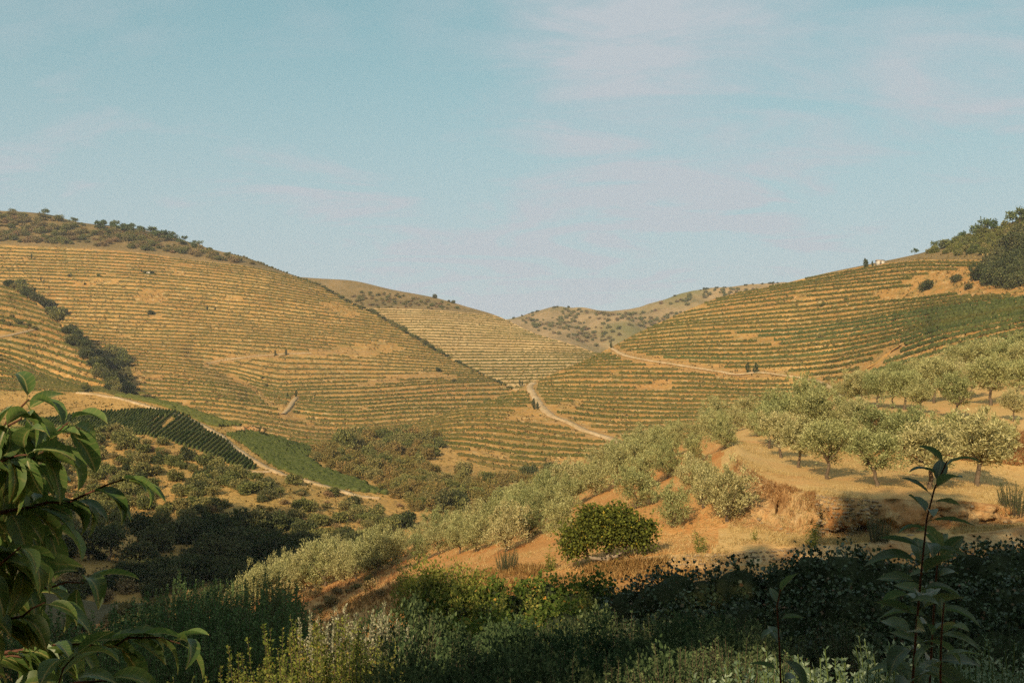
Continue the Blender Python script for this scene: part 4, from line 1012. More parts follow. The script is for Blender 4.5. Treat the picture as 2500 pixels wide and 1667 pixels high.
# bare orange slope
G_SL = 'olives on the orange slope'
for px, py, h, wd, lab in [
    (1778, 1276, 148, .86, 'big round olive on orange earth beside the cut bank'), (1718, 1236, 108, .85, 'olive tucked behind the big round one by the cut bank'),
    (1690, 1202, 96, 1.0, 'olive higher in the row leading to the cut bank'), (1640, 1290, 112, .95, 'two-topped olive alone between two strips of orange earth'),
    (1553, 1242, 112, .95, 'olive beside the reddish patch of earth above the fig tree'), (1372, 1330, 118, .9, 'pale olive half hidden behind the fig tree'),
    (1240, 1342, 112, 1.0, 'lowest olive of the slanting row, on a bare strip of earth'), (1120, 1352, 92, .95, 'small round olive above the grape-covered hedge')]:
    olive(px, py, h, 'low', lab, G_SL, wd)
def olive_row(pts, n, h0, h1, group, label, jit=6):
    L = np.array(pts, float); d = np.concatenate(([0], np.cumsum(np.hypot(*np.diff(L, axis=0).T))))
    for i, q in enumerate(np.linspace(0, d[-1], n)):
        x = np.interp(q, d, L[:, 0]); y = np.interp(q, d, L[:, 1]); a = i / max(1, n - 1)
        olive(x + random.uniform(-jit, jit), y + random.uniform(-jit, jit) * 0.4, (h0 + (h1 - h0) * a) * random.uniform(0.8, 1.2), 'low', label, group, random.uniform(0.84, 1.08))
olive_row([(1290, 1312), (1335, 1278), (1400, 1238), (1470, 1198), (1540, 1162), (1620, 1122)], 7, 100, 76, 'first slanting olive row', 'olive in the slanting row between the two bare strips of earth')
olive_row([(1165, 1345), (1230, 1308), (1310, 1262), (1390, 1214)], 5, 92, 84, 'second slanting olive row', 'olive in the slanting row behind the lowest bare strip')
olive_row([(1020, 1374), (1090, 1344), (1170, 1312), (1250, 1276), (1340, 1230), (1430, 1182)], 9, 76, 74, 'olives below the crest', 'olive in the thick band just below the crest of the slope')
olive_row([(1570, 1196), (1640, 1162), (1710, 1130), (1760, 1098)], 4, 84, 70, 'olives by the bench corner', 'olive in the short row running up to the bench corner')
olive_row([(880, 1396), (960, 1362), (1050, 1328), (1150, 1294), (1250, 1260), (1350, 1214), (1450, 1166), (1540, 1122), (1640, 1090), (1740, 1062), (1800, 1050)], 20, 68, 64, 'crest olives', 'olive along the crest of the slope, against the russet wood and vines')
olive_row([(1500, 1142), (1580, 1112), (1660, 1090), (1740, 1078)], 4, 74, 70, 'crest olives inner', 'olive crowded behind the crest trees near the lower vine rows')
olive_row([(610, 1480), (670, 1462), (720, 1450), (780, 1434), (840, 1420), (900, 1402), (960, 1384)], 12, 96, 92, 'pale low olives', 'pale sun-tipped olive at the low end of the slope, above the dark thicket')
olive_row([(700, 1436), (760, 1420), (820, 1402)], 5, 84, 84, 'pale low olives behind', 'pale olive at the bottom of the slope beyond the poplar thicket')
olive_row([(1750, 1056), (1830, 1034), (1900, 1016), (1980, 1002), (2060, 990)], 5, 72, 66, 'olives linking the benches', 'olive between the bench corner and the upper bench')

# ------------------------------------------------------------------ scrub and woods
rs = np.random.default_rng(21)
# holm oak bushes on the valley side
SC = [(-40, 1050), (120, 1048), (330, 1062), (480, 1105), (560, 1150), (700, 1180), (860, 1215), (1000, 1240), (930, 1330), (760, 1330), (560, 1330), (200, 1300), (-60, 1250)]
clear = [[(560, 1240), (690, 1215), (730, 1255), (620, 1300), (540, 1290)], [(440, 1090), (500, 1100), (470, 1120)], [(830, 1215), (960, 1225), (1000, 1270), (900, 1265)], [(330, 1060), (370, 1065), (380, 1085), (330, 1085)], [(150, 1185), (230, 1180), (220, 1210), (150, 1215)]]
dn = lambda x, y: 0.35 + 0.65 * (fbm(x / 70, y / 45, 5, 3) > -0.12)
LM_V = [(200, 1080, 'behind the top cherry leaves'), (330, 1080, 'under the dark vineyard'), (450, 1120, 'below the lower corner of the dark vineyard'), (560, 1160, 'under the short dirt spur'), (680, 1190, 'below the pale road'), (800, 1215, 'near the end of the pale road'), (920, 1240, 'beside the bare patch at the end of the road'), (380, 1160, 'in the middle of the upper bush belt'), (500, 1200, 'above the bare golden patch'), (450, 1260, 'above the shaded hollow'), (330, 1230, 'beside the cherry branch tip'), (640, 1280, 'below the bare golden patch'), (780, 1260, 'in the middle of the lower bush belt'), (850, 1300, 'above the low olives'), (230, 1230, 'behind the drooping cherry leaves'), (150, 1130, 'behind the cherry branches')]
for x, y, P in scatter(knoll_sheet, SC, 290, rs, 6.5, clear, dn):
    spx = rs.uniform(10, 23); s = px2m(P, spx)
    dark = rs.random() < 0.15
    lab = ('large ' if spx > 19 else 'small ' if spx < 13 else '') + ('dark rounded holm oak bush ' if dark else 'olive-green rounded bush ') + near_phrase(x, y, LM_V)
    copy_bush(BUSH_D if dark else BUSH, 'holm_oak_bush', P, s, lab, 'bush', 'bushes on the dry valley side')
for x, y, P in scatter(knoll_sheet, SC, 190, rs, 3.0):
    copy_bush(SCRUB, 'scrub_bush', P, px2m(P, rs.uniform(7, 13)), 'low dry brownish scrub ' + near_phrase(x, y, LM_V), 'scrub', 'low scrub on the valley side')
# shaded hollow at the left foot
LM_H = [(450, 1320, 'next to the pointed dark tree'), (620, 1290, 'at its sunlit upper edge'), (760, 1320, 'below the lower bush belt'), (860, 1360, 'touching the crest olives'), (650, 1390, 'above the low pale olives'), (480, 1400, 'behind the willow bushes'), (360, 1390, 'behind the poplar thicket')]
for x, y, P in scatter(knoll_sheet, [(420, 1300), (620, 1270), (760, 1300), (900, 1330), (860, 1380), (640, 1440), (430, 1440), (300, 1400), (380, 1330)], 75, rs, 9):
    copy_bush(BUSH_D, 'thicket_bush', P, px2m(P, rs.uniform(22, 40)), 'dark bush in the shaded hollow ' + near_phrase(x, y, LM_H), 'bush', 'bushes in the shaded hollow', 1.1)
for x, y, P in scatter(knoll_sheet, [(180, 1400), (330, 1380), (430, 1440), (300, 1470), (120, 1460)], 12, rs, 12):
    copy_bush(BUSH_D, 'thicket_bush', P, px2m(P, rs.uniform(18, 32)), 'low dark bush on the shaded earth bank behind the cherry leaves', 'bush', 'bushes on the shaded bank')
def tree_obj(name, P, hpx, wide, crown, trunk, label, cat, group=None, base=1.0):
    h = px2m(P, hpx)
    e = obj(name, None, None, P, (0, 0, random.uniform(0, 6.28)), (h * wide, h * wide, h)); e.empty_display_size = 0.2
    obj('trunk', trunk, e); obj('crown', crown, e)
    return tag(e, label, cat, group)
DTREE = []
for i in range(3):
    lm = [((PR.normal(0, .08), PR.normal(0, .08), 0.64), (0.42, 0.42, 0.3))] + [((PR.normal(0, .24), PR.normal(0, .24), 0.5 + 0.32 * PR.random()), (0.24, 0.24, 0.2)) for q in range(7)]
    DTREE.append(crown_mesh('crown', lm, 1900, 0.075, 0.055, PR, M['oak_dark'], clump=0.2, shell=0.5, per=10, up=0.2))
DTRUNK = trunk_arrays(PR, 0.38, 0.035, 4, 0.2, 0.03, 6).mesh('trunk', M['bark'])
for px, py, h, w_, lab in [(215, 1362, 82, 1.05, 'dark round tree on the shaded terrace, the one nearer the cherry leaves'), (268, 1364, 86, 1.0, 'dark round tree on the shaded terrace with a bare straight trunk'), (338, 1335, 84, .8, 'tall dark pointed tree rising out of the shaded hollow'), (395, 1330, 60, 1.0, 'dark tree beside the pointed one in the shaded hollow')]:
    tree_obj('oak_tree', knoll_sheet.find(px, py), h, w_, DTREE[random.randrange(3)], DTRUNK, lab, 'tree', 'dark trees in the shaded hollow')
# russet wood in the valley bottom
RW = [(730, 1100), (800, 1095), (860, 1070), (940, 1055), (1000, 1050), (1085, 1072), (1060, 1110), (1030, 1140), (1090, 1165), (1200, 1172), (1340, 1165), (1380, 1150), (1390, 1210), (1260, 1215), (1100, 1260), (1010, 1250), (960, 1210), (880, 1180), (790, 1140)]
LM_W = [(780, 1110, 'at the tip of the wood beside the lush vineyard'), (880, 1085, 'next to the pale poplars'), (1000, 1070, 'along the upper edge of the russet wood'), (900, 1140, 'in the wood just beyond the lush vineyard'), (1000, 1130, 'in the heart of the russet wood'), (980, 1200, 'in the wood behind the bare patch'), (1060, 1170, 'in the wood under the lowest vine rows'), (1090, 1230, 'in the wood touching the crest olives'), (1200, 1190, 'in the strip of wood under the spur'), (1330, 1180, 'at the far end of the wood strip')]
for x, y, P in scatter(knoll_sheet, RW, 230, rs, 6.5):
    g_ = rs.random()
    if g_ < 0.68: copy_bush(RUSSET, 'woodland_tree', P, px2m(P, rs.uniform(10, 20)), 'russet-brown rounded tree ' + near_phrase(x, y, LM_W), 'tree', 'russet wood in the valley bottom', 1.15)
    else: copy_bush(BUSH, 'woodland_tree', P, px2m(P, rs.uniform(10, 21)), 'olive-green tree ' + near_phrase(x, y, LM_W), 'tree', 'green trees in the valley-bottom wood', 1.15)
for px, py, s in [(1293, 1176, 24), (1345, 1172, 26), (1375, 1165, 18), (1080, 1250, 30), (1120, 1240, 26), (990, 1290, 26)]:
    P = knoll_sheet.find(px, py); copy_bush(BUSH_D, 'woodland_tree', P, px2m(P, s), 'dark green round tree standing out at the edge of the russet wood', 'tree', 'dark trees at the wood edge', 1.25)
for px, py, s in [(830, 1085, 26), (848, 1092, 30), (866, 1088, 28)]:
    P = knoll_sheet.find(px, py + 12); copy_bush(BUSH, 'poplar_tree', P, px2m(P, s * 0.62), 'pale feathery poplar at the upper tip of the russet wood', 'poplar', 'pale poplars above the wood', 2.3)
# ravine beside the side ridge
rav = [(0, 690), (30, 700), (60, 712), (90, 735), (120, 760), (140, 785), (165, 812), (185, 832), (205, 858), (225, 882), (245, 905), (262, 925), (280, 945), (300, 955)]
rl = np.array(rav, float)
for i in range(64):
    q = rs.uniform(0, len(rav) - 1); k = int(q); a = q - k
    x, y = rl[k] * (1 - a) + rl[min(k + 1, len(rav) - 1)] * a
    x += rs.normal(4, 9); y += rs.normal(4, 8)
    P = ridge_sheet.find(x, y + 3) if rs.random() < 0.6 else left_sheet.find(x + 8, y)
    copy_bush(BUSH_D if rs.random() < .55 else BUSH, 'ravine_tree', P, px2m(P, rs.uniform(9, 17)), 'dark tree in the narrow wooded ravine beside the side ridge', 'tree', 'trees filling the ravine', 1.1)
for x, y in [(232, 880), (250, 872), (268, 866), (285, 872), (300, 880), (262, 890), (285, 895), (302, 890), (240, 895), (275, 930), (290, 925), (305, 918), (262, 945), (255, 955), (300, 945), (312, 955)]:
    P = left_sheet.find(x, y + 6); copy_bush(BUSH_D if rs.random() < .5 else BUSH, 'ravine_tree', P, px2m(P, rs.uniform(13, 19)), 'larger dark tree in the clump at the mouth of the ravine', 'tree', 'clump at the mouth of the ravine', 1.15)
for x, y in [(20, 790), (45, 786), (70, 792), (85, 800), (5, 782), (30, 772)]:
    P = ridge_sheet.find(x, y + 4); copy_bush(BUSH, 'ridge_bush', P, px2m(P, rs.uniform(6, 9)), 'bush beside the track on the side ridge', 'bush', 'bushes by the side ridge track')
# scrub along the top of the broad hill
LT = [(-20, 520), (110, 530), (210, 552), (330, 566), (430, 590), (520, 614), (600, 640), (640, 652), (560, 640), (450, 622), (300, 606), (150, 598), (-20, 588)]
for x, y, P in scatter(left_sheet, LT, 290, rs, 2.6, (), lambda x, y: 0.3 + 0.7 * (fbm(x / 60, y / 20, 9, 2) > -0.1)):
    d_ = rs.random()
    copy_bush(BUSH if d_ < .45 else SCRUB, 'hilltop_bush', P, px2m(P, rs.uniform(4.5, 11)), 'green bush in the scrub along the top of the broad hill' if d_ < .45 else 'dry brown scrub bush along the top of the broad hill', 'bush', 'scrub on top of the broad hill', 0.9)
for i, x in enumerate(np.concatenate((rs.uniform(225, 400, 38), rs.uniform(400, 490, 14), [110, 30, 180]))):
    y = np.interp(x, [c[0] for c in LH_SKY], [c[1] for c in LH_SKY]) + rs.uniform(1, 14)
    P = left_sheet.find(x, y)
    tree_obj('pine_tree', P, rs.uniform(9, 16), rs.uniform(.9, 1.2), PINE[random.randrange(4)], PINE_T, 'lone pine on the bare skyline of the broad hill' if x in (110, 30, 180) else 'pine in the stand along the skyline of the broad hill', 'pine tree', 'pines on the skyline of the broad hill')
for x in np.arange(560, 780, 7.0):
    y = np.interp(x, [c[0] for c in LH_SKY], [c[1] for c in LH_SKY]) + 1.5
    P = left_sheet.find(x, y); copy_bush(BUSH, 'skyline_bush', P, px2m(P, rs.uniform(1.8, 3.6)), 'tiny bush on the falling skyline of the broad hill', 'bush', 'bushes on the falling skyline')
# hedge down the edge of the broad hill
hl = [(770, 690), (850, 735), (914, 762), (990, 808), (1073, 858), (1130, 888), (1180, 912), (1250, 948)]
for i, x in enumerate(np.arange(770, 1250, 5.2)):
    y = np.interp(x, [c[0] for c in hl], [c[1] for c in hl]) + rs.uniform(0, 5)
    if x > 1090 and rs.random() < 0.35: continue
    P = left_sheet.find(x, y); copy_bush(BUSH if rs.random() < .5 else BUSH_D, 'hedge_bush', P, px2m(P, rs.uniform(3.5, 7) * (1.1 if 900 < x < 1080 else .75)), 'bush in the dark hedge line down the edge of the broad hill', 'bush', 'hedge line down the broad hill')
# single trees on the broad hill
for x, y, s, pl, lab in [(369, 763, 8, BUSH_D, 'lone dark bush in the middle of the broad golden hill'), (354, 665, 4.5, BUSH_D, 'small dark tree beside the ruined hut on the broad hill'), (370, 664, 5.5, BUSH_D, 'second small dark tree beside the ruined hut on the broad hill'), (1070, 904, 6.5, BUSH_D, 'round dark tree near the edge of the broad hill, below the hedge line'), (1107, 928, 4.5, BUSH_D, 'dark bush at the end of the track below the hedge line'), (1035, 900, 3, BUSH, 'tiny bush left alone above the round dark tree'), (640, 920, 4, BUSH, 'small bush at the upper lip of the gully'), (650, 940, 5, BUSH, 'small bush lower in the gully'), (240, 672, 5, BUSH, 'green tuft on the upper terraces near the ravine head'), (170, 672, 6, BUSH, 'pale green tuft among the upper terraces'), (320, 925, 5, BUSH, 'small bush above the mouth of the ravine'), (880, 985, 4, BUSH, 'small bush among the rows below the broad hill'), (207, 692, 3, BUSH_D, 'tiny dark bush at a terrace end near the ravine')]:
    P = left_sheet.find(x, y + 3); copy_bush(pl, 'lone_bush', P, px2m(P, s), lab, 'bush', 'lone bushes on the broad hill')
def cypress(sh, x, y, hpx, lab, grp):
    P = sh.find(x, y); h = px2m(P, hpx)
    e = obj('cypress_tree', None, None, P, (0, 0, random.uniform(0, 6)), (h, h, h)); e.empty_display_size = 0.2
    obj('trunk', CYP_T, e); obj('crown', CYP[random.randrange(2)], e)
    return tag(e, lab, 'cypress', grp)
V, F = tube([(0, 0, -0.05), (0, 0, 0.12)], [0.03, 0.025], 6); CYP_T = mesh_np('cypress_trunk', V, F, M['bark'])
for sh, x, y, h, lab in [
    (right_sheet, 1826, 912, 26, 'cypress of the pair by the track, the wider one'), (right_sheet, 1846, 912, 26, 'cypress of the pair by the track, the slimmer one'), (right_sheet, 1840, 912, 14, 'short cypress between the pair by the track'),
    (right_sheet, 1303, 998, 24, 'cypress beside the pale dirt road on the spur'), (right_sheet, 1312, 999, 17, 'shorter cypress beside the pale dirt road on the spur'), (mid_sheet, 1269, 941, 14, 'cypress at the head of the pale dirt road'), (mid_sheet, 1275, 941, 11, 'shorter cypress at the head of the pale dirt road'),
    (left_sheet, 672, 868, 13, 'thin cypress on the track across the broad hill'), (left_sheet, 698, 867, 15, 'second thin cypress on the track across the broad hill'), (left_sheet, 506, 758, 12, 'thin cypress high on the broad hill'), (left_sheet, 525, 759, 10, 'second thin cypress high on the broad hill'),
    (left_sheet, 702, 972, 12, 'cypress at the foot of the gully'), (left_sheet, 723, 970, 17, 'taller cypress at the foot of the gully'), (left_sheet, 77, 631, 11, 'tiny cypress near the top terraces'), (left_sheet, 100, 686, 10, 'tiny cypress at the ravine head'),
    (right_sheet, 2112, 654, 22, 'cypress on the skyline beside the stone hut'), (right_sheet, 2117, 653, 18, 'second cypress on the skyline beside the stone hut'), (right_sheet, 2130, 649, 12, 'small cypress on the skyline nearest the stone hut'), (far_sheet, 1492, 852, 16, 'cypress at the top of the cypress track'), (left_sheet, 345, 664, 8, 'tiny cypress beside the ruined hut')]:
    if sh is far_sheet: sh = right_sheet
    cypress(sh, x, y, h, lab, 'cypresses')
# middle and far hills
for x, y, P in scatter(mid_sheet, [(860, 712), (960, 715), (1060, 735), (1140, 756), (1050, 756), (920, 752), (850, 740)], 90, rs, 2.0):
    copy_bush(BUSH if rs.random() < .4 else SCRUB, 'hilltop_bush', P, px2m(P, rs.uniform(2.5, 5)), 'scrub bush on the brow of the pale middle hill', 'bush', 'scrub on the middle hill')
for x, s, lab in [(1062, 6, 'lone tree on the skyline of the pale middle hill'), (1106, 5, 'lone tree farther down the skyline of the middle hill'), (1096, 3.5, 'small bush on the skyline of the middle hill')]:
    y = np.interp(x, [c[0] for c in MID_SKY], [c[1] for c in MID_SKY]) + 1; P = mid_sheet.find(x, y); copy_bush(BUSH_D, 'skyline_tree', P, px2m(P, s), lab, 'tree', None, 1.2)
for x, y, P in scatter(far_sheet, [(1240, 785), (1330, 762), (1390, 756), (1500, 765), (1600, 742), (1720, 712), (1880, 702), (1740, 730), (1640, 775), (1540, 820), (1470, 850), (1400, 835), (1290, 800)], 260, rs, 1.8, (), lambda x, y: 0.2 + 0.8 * (fbm(x / 40, y / 18, 19, 2) > 0.0)):
    copy_bush(BUSH if rs.random() < .6 else SCRUB, 'far_bush', P, px2m(P, rs.uniform(2.5, 6)), 'small bush on the rough far hill', 'bush', 'bushes on the far hill')
for x in list(rs.uniform(1240, 1400, 14)) + list(rs.uniform(1640, 1900, 16)):
    y = np.interp(x, [c[0] for c in FAR_SKY], [c[1] for c in FAR_SKY]) + 1.5; P = far_sheet.find(x, y); copy_bush(BUSH_D, 'skyline_bush', P, px2m(P, rs.uniform(2, 4)), 'tiny tree on the skyline of the far hill', 'bush', 'skyline of the far hill')
# wooded corner of the near hill
UR = [(2245, 618), (2330, 598), (2420, 565), (2540, 525), (2540, 615), (2450, 620), (2350, 625), (2290, 622)]
for x, y, P in scatter(right_sheet, UR, 110, rs, 4.5):
    copy_bush(BUSH_G if rs.random() < .7 else BUSH, 'corner_bush', P, px2m(P, rs.uniform(8, 15)), 'green bush on the overgrown top corner of the near hill', 'bush', 'bushes on the overgrown corner', 1.05)
for x, y, P in scatter(right_sheet, [(2385, 690), (2420, 650), (2470, 610), (2560, 560), (2560, 700), (2440, 702)], 46, rs, 8):
    copy_bush(BUSH_D, 'oak_clump', P, px2m(P, rs.uniform(18, 32)), 'dark holm oak in the big clump at the frame edge on the near hill', 'oak', 'holm oak clump on the near hill', 1.1)
for x, y, s, lab in [(2263, 702, 15, 'lone dark oak on the bare strip of the near hill'), (2335, 682, 13, 'lone oak between the bare strip and the big oak clump'), (2365, 700, 9, 'dry bush at the foot of the oak clump'), (2008, 743, 7, 'pale bush among the upper near rows'), (2065, 728, 4, 'tiny pale bush among the upper near rows'), (2003, 820, 6, 'pale bush on the side track of the near hill'), (2008, 945, 11, 'dusty bush where the cypress track meets the gully'), (1450, 1120, 10, 'dark bush behind the crest olives'), (2185, 778, 5, 'dark bush at the head of the gully')]:
    P = right_sheet.find(x, y + 4); copy_bush(BUSH_D if 'dark' in lab or 'oak' in lab else BUSH, 'lone_bush', P, px2m(P, s), lab, 'bush', 'lone bushes on the near hill')
for x, h, lab in [(2234, 20, 'small pine at the lower end of the skyline wood'), (2282, 24, 'pine in the lower skyline wood'), (2350, 34, 'wide pine above the overgrown corner'), (2383, 44, 'tall pine with open tufts on the skyline'), (2405, 46, 'slim bare pine on the skyline'), (2421, 40, 'slim pine with a tiny tuft on the skyline'), (2472, 44, 'tall slim pine above the corner wood'), (2490, 50, 'big pine at the frame edge on the skyline')]:
    y = np.interp(x, [c[0] for c in RH_SKY], [c[1] for c in RH_SKY]) + 2
    tree_obj('pine_tree', right_sheet.find(x, y), h * 0.8, 0.7, PINE[random.randrange(4)], PINE_T, lab, 'pine tree', 'pines above the wooded corner')

# ------------------------------------------------------------------ rock outcrop, huts, dry stone walls
b = MB()
for i in range(16):
    c = (rs.uniform(-5, 5), rs.uniform(-1.5, 1.5), rs.uniform(-0.4, 0.8)); V, F = blob(c, (rs.uniform(.8, 2), rs.uniform(1.0, 1.8), rs.uniform(.8, 1.5)), i, 9, 6, 0.9); b.add(V, F)
P = knoll_sheet.find(612, 1052); tag(obj('rock_outcrop', b.mesh('rock_outcrop', M['rock']), None, P), 'ochre rock outcrop at the top of the lush vineyard', 'rock')
for x, y in [(588, 1050), (640, 1052), (645, 1060), (632, 1044), (618, 1040)]:
    P = knoll_sheet.find(x, y + 4); copy_bush(BUSH_D, 'lone_bush', P, px2m(P, rs.uniform(8, 12)), 'dark bush on the ochre rock outcrop', 'bush', 'bushes on the rock outcrop')
def box(b, x0, x1, y0, y1, z0, z1, m=0):
    V = [(x0, y0, z0), (x1, y0, z0), (x1, y1, z0), (x0, y1, z0), (x0, y0, z1), (x1, y0, z1), (x1, y1, z1), (x0, y1, z1)]
    b.add(V, [(0, 3, 2, 1), (4, 5, 6, 7), (0, 1, 5, 4), (1, 2, 6, 5), (2, 3, 7, 6), (3, 0, 4, 7)], None, m)
def hut(sh, px, py, wpx, lab):
    P = sh.find(px, py); w = px2m(P, wpx); d = w * 0.6; h = w * 0.42
    e = obj('stone_hut', None, None, P, (0, 0, 0.15)); e.empty_display_size = 1
    b = MB(); t = w * 0.04
    box(b, -w / 2, -w * .12, -d / 2, -d / 2 + t, -1, h); box(b, w * .02, w / 2, -d / 2, -d / 2 + t, -1, h); box(b, -w * .12, w * .02, -d / 2, -d / 2 + t, h * .78, h)
    box(b, -w / 2, w / 2, d / 2 - t, d / 2, -1, h); box(b, -w / 2, -w / 2 + t, -d / 2 + t, d / 2 - t, -1, h); box(b, w / 2 - t, w / 2, -d / 2 + t, d / 2 - t, -1, h)
    obj('wall', b.mesh('wall', M['plaster']), e)
    b = MB(); o_ = w * 0.05
    V = [(-w / 2 - o_, -d / 2 - o_, h), (w / 2 + o_, -d / 2 - o_, h), (w / 2 + o_, d / 2 + o_, h), (-w / 2 - o_, d / 2 + o_, h), (-w / 2 - o_, 0, h * 1.35), (w / 2 + o_, 0, h * 1.35)]
    b.add(V, [(0, 1, 5, 4), (2, 3, 4, 5), (0, 3, 2, 1)], [(0, 4, 3), (1, 2, 5)]); obj('roof', b.mesh('roof', M['rooftile']), e)
    b = MB(); box(b, -w * .12, w * .02, -d / 2 + t * .3, -d / 2 + t * .6, 0, h * .78); obj('door', b.mesh('door', M['wood']), e)
    return tag(e, lab, 'hut')
hut(right_sheet, 2149, 645, 19, 'small pale stone hut on the skyline beside the cypresses')
hut(left_sheet, 362, 668, 9, 'tiny ruined hut between two dark trees on the broad hill')

STONES = []
for i in range(6):
    V, F = blob((0, 0, 0), (0.5, 0.35, 0.5), 100 + i, 7, 5, 0.35); STONES.append(mesh_np('stone', V * np.array((1, 1, 0.62)), F, M['stone']))
def stone_wall(name, vlow, vhigh, x0, x1, dx, rows, label, rng, sz=1.0, drop=0.0):
    e = obj(name, None, None, near_sheet.at((x0 + x1) / 2, vlow)); e.empty_display_size = .5
    tag(e, label, 'wall'); L = np.array(e.location); n = 0
    for r in range(rows):
        for x in np.arange(x0, x1, dx):
            if rng.random() < drop: continue
            xx = x + rng.uniform(-.35, .35) * dx + (r % 2) * dx * .5; v = vlow + (vhigh - vlow) * (r + 0.5 + rng.uniform(-.2, .2)) / rows
            P = near_sheet.at(xx, v)
            w = px2m(P, dx) * rng.uniform(0.85, 1.25) * sz
            o = obj('stone', STONES[rng.integers(6)], e, P - L + np.array((0, -0.05, 0)), (rng.normal(0, .15), rng.normal(0, .12), rng.normal(0, .35)), (w, w * .8, w * rng.uniform(.7, 1.0))); n += 1
    return n
print('stones', stone_wall('dry_stone_wall', 7.12, 7.97, 1985, 2140, 9.5, 11, 'dry stone retaining wall under the front olive bench', rs, 1.0, 0.12),
      stone_wall('stone_ledge', 5.1, 5.95, 1560, 1960, 9, 3, 'low stone ledge below the orange slope, above the ivy', rs, 0.9, 0.15))

# boulders and clods on the cut bank
for i in range(34):
    x = rs.uniform(1840, 2480); v = rs.uniform(6.2, 7.9); P = near_sheet.at(x, v); s = rs.uniform(0.08, 0.3)
    o = obj('boulder', STONES[rs.integers(6)], None, P, (0, 0, rs.uniform(0, 6)), (s * 1.4, s * 1.4, s)); tag(o, 'loose stone lying on the cut bank below the front bench', 'stone', 'loose stones on the cut bank')

# dry grass on the near slope
def tufts(name, n, mat, sample, hgt, wid, label, rng, blades=5):
    Ps, Ds, Ls = [], [], []
    for i in range(n):
        P = sample()
        if P is None: continue
        for k in range(blades):
            Ps.append(P + np.array((rng.normal(0, .06), rng.normal(0, .06), -0.02))); Ds.append((rng.normal(0, .5), rng.normal(0, .5), 1.0)); Ls.append(hgt * rng.uniform(.5, 1.3))
    V, F = leaf_quads(np.array(Ps), np.array(Ds), np.array(Ls), np.array(Ls) * 0 + wid, rng)
    return tag(obj(name, mesh_np(name, V, F, mat)), label, 'grass', None, 'stuff')
def smp(x0, x1, v0, v1, seed, thr=-0.1):
    def f():
        x = rs.uniform(x0, x1); v = rs.uniform(v0, v1); P = near_sheet.at(x, v)
        if fbm(P[0] / 3.0, P[1] / 3.0, seed, 2) < thr: return None
        return P
    return f
tufts('dry_grass', 9000, M['straw'], smp(1780, 2560, 6.05, 9.0, 3), 0.2, 0.022, 'short dry straw on the olive benches', rs)
tufts('dry_grass', 8000, M['straw'], smp(900, 1800, 5.2, 12, 5, 0.05), 0.22, 0.025, 'thin dry grass over the orange slope', rs, 4)
tufts('bank_grass', 4200, M['brown_grass'], smp(2110, 2560, 9.05, 10.0, 5, -0.5), 0.55, 0.05, 'rough brown grass on the bank under the upper bench', rs, 5)
tufts('bank_grass', 700, M['brown_grass'], smp(1785, 1990, 7.6, 8.0, 8, -0.1), 0.25, 0.03, 'brown grass hanging on the cut bank', rs, 5)

# rough growth on the shaded ground at the low end of the slope
LM_D = [(250, 1560, 'behind the poplar thicket'), (450, 1500, 'beside the willow bushes'), (620, 1500, 'below the low pale olives'), (800, 1480, 'on the shaded earth under the pale olives'), (900, 1440, 'above the silvery shoots')]
for i in range(70):
    x = rs.uniform(-80, 700); v = rs.uniform(4.6, 12); P = near_sheet.at(x, v); qx, qy = proj(P)
    copy_bush(BUSH_D if i % 3 else SCRUB, 'rough_bush', P, rs.uniform(0.7, 1.7), ('dark' if i % 3 else 'dry brown') + ' rough bush ' + near_phrase(qx, qy, LM_D), 'bush', 'rough bushes on the shaded low ground')
for i in range(16):
    x = rs.uniform(740, 960); v = rs.uniform(5, 8.5); P = near_sheet.at(x, v); qx, qy = proj(P)
    copy_bush(SCRUB, 'rough_bush', P, rs.uniform(0.25, 0.6), 'small dry scrub ' + near_phrase(qx, qy, LM_D), 'bush', 'rough bushes on the shaded low ground')
tufts('bank_grass', 5000, M['brown_grass'], smp(100, 1000, 4.8, 12, 15, -0.2), 0.4, 0.05, 'rough brown grass on the shaded low ground', rs, 5)
# bushes on the lower valley side behind the cherry tree
for x, y, P in scatter(knoll_sheet, [(-60, 1300), (200, 1310), (420, 1400), (700, 1400), (600, 1470), (-60, 1480)], 60, rs, 8):
    copy_bush(BUSH_D if rs.random() < .6 else SCRUB, 'thicket_bush', P, px2m(P, rs.uniform(10, 26)), 'dark bush low on the shaded valley side ' + near_phrase(x, y, LM_D), 'bush', 'bushes low on the shaded valley side')

tufts('bank_grass', 5200, M['brown_grass'], smp(760, 1700, 3.2, 5.6, 25, -0.35), 0.4, 0.05, 'rough brown grass along the foot of the orange slope', rs, 5)

# ================================================================== foreground plants
def at(px, py, D): return unproj(px, py, D)
rf = np.random.default_rng(99)

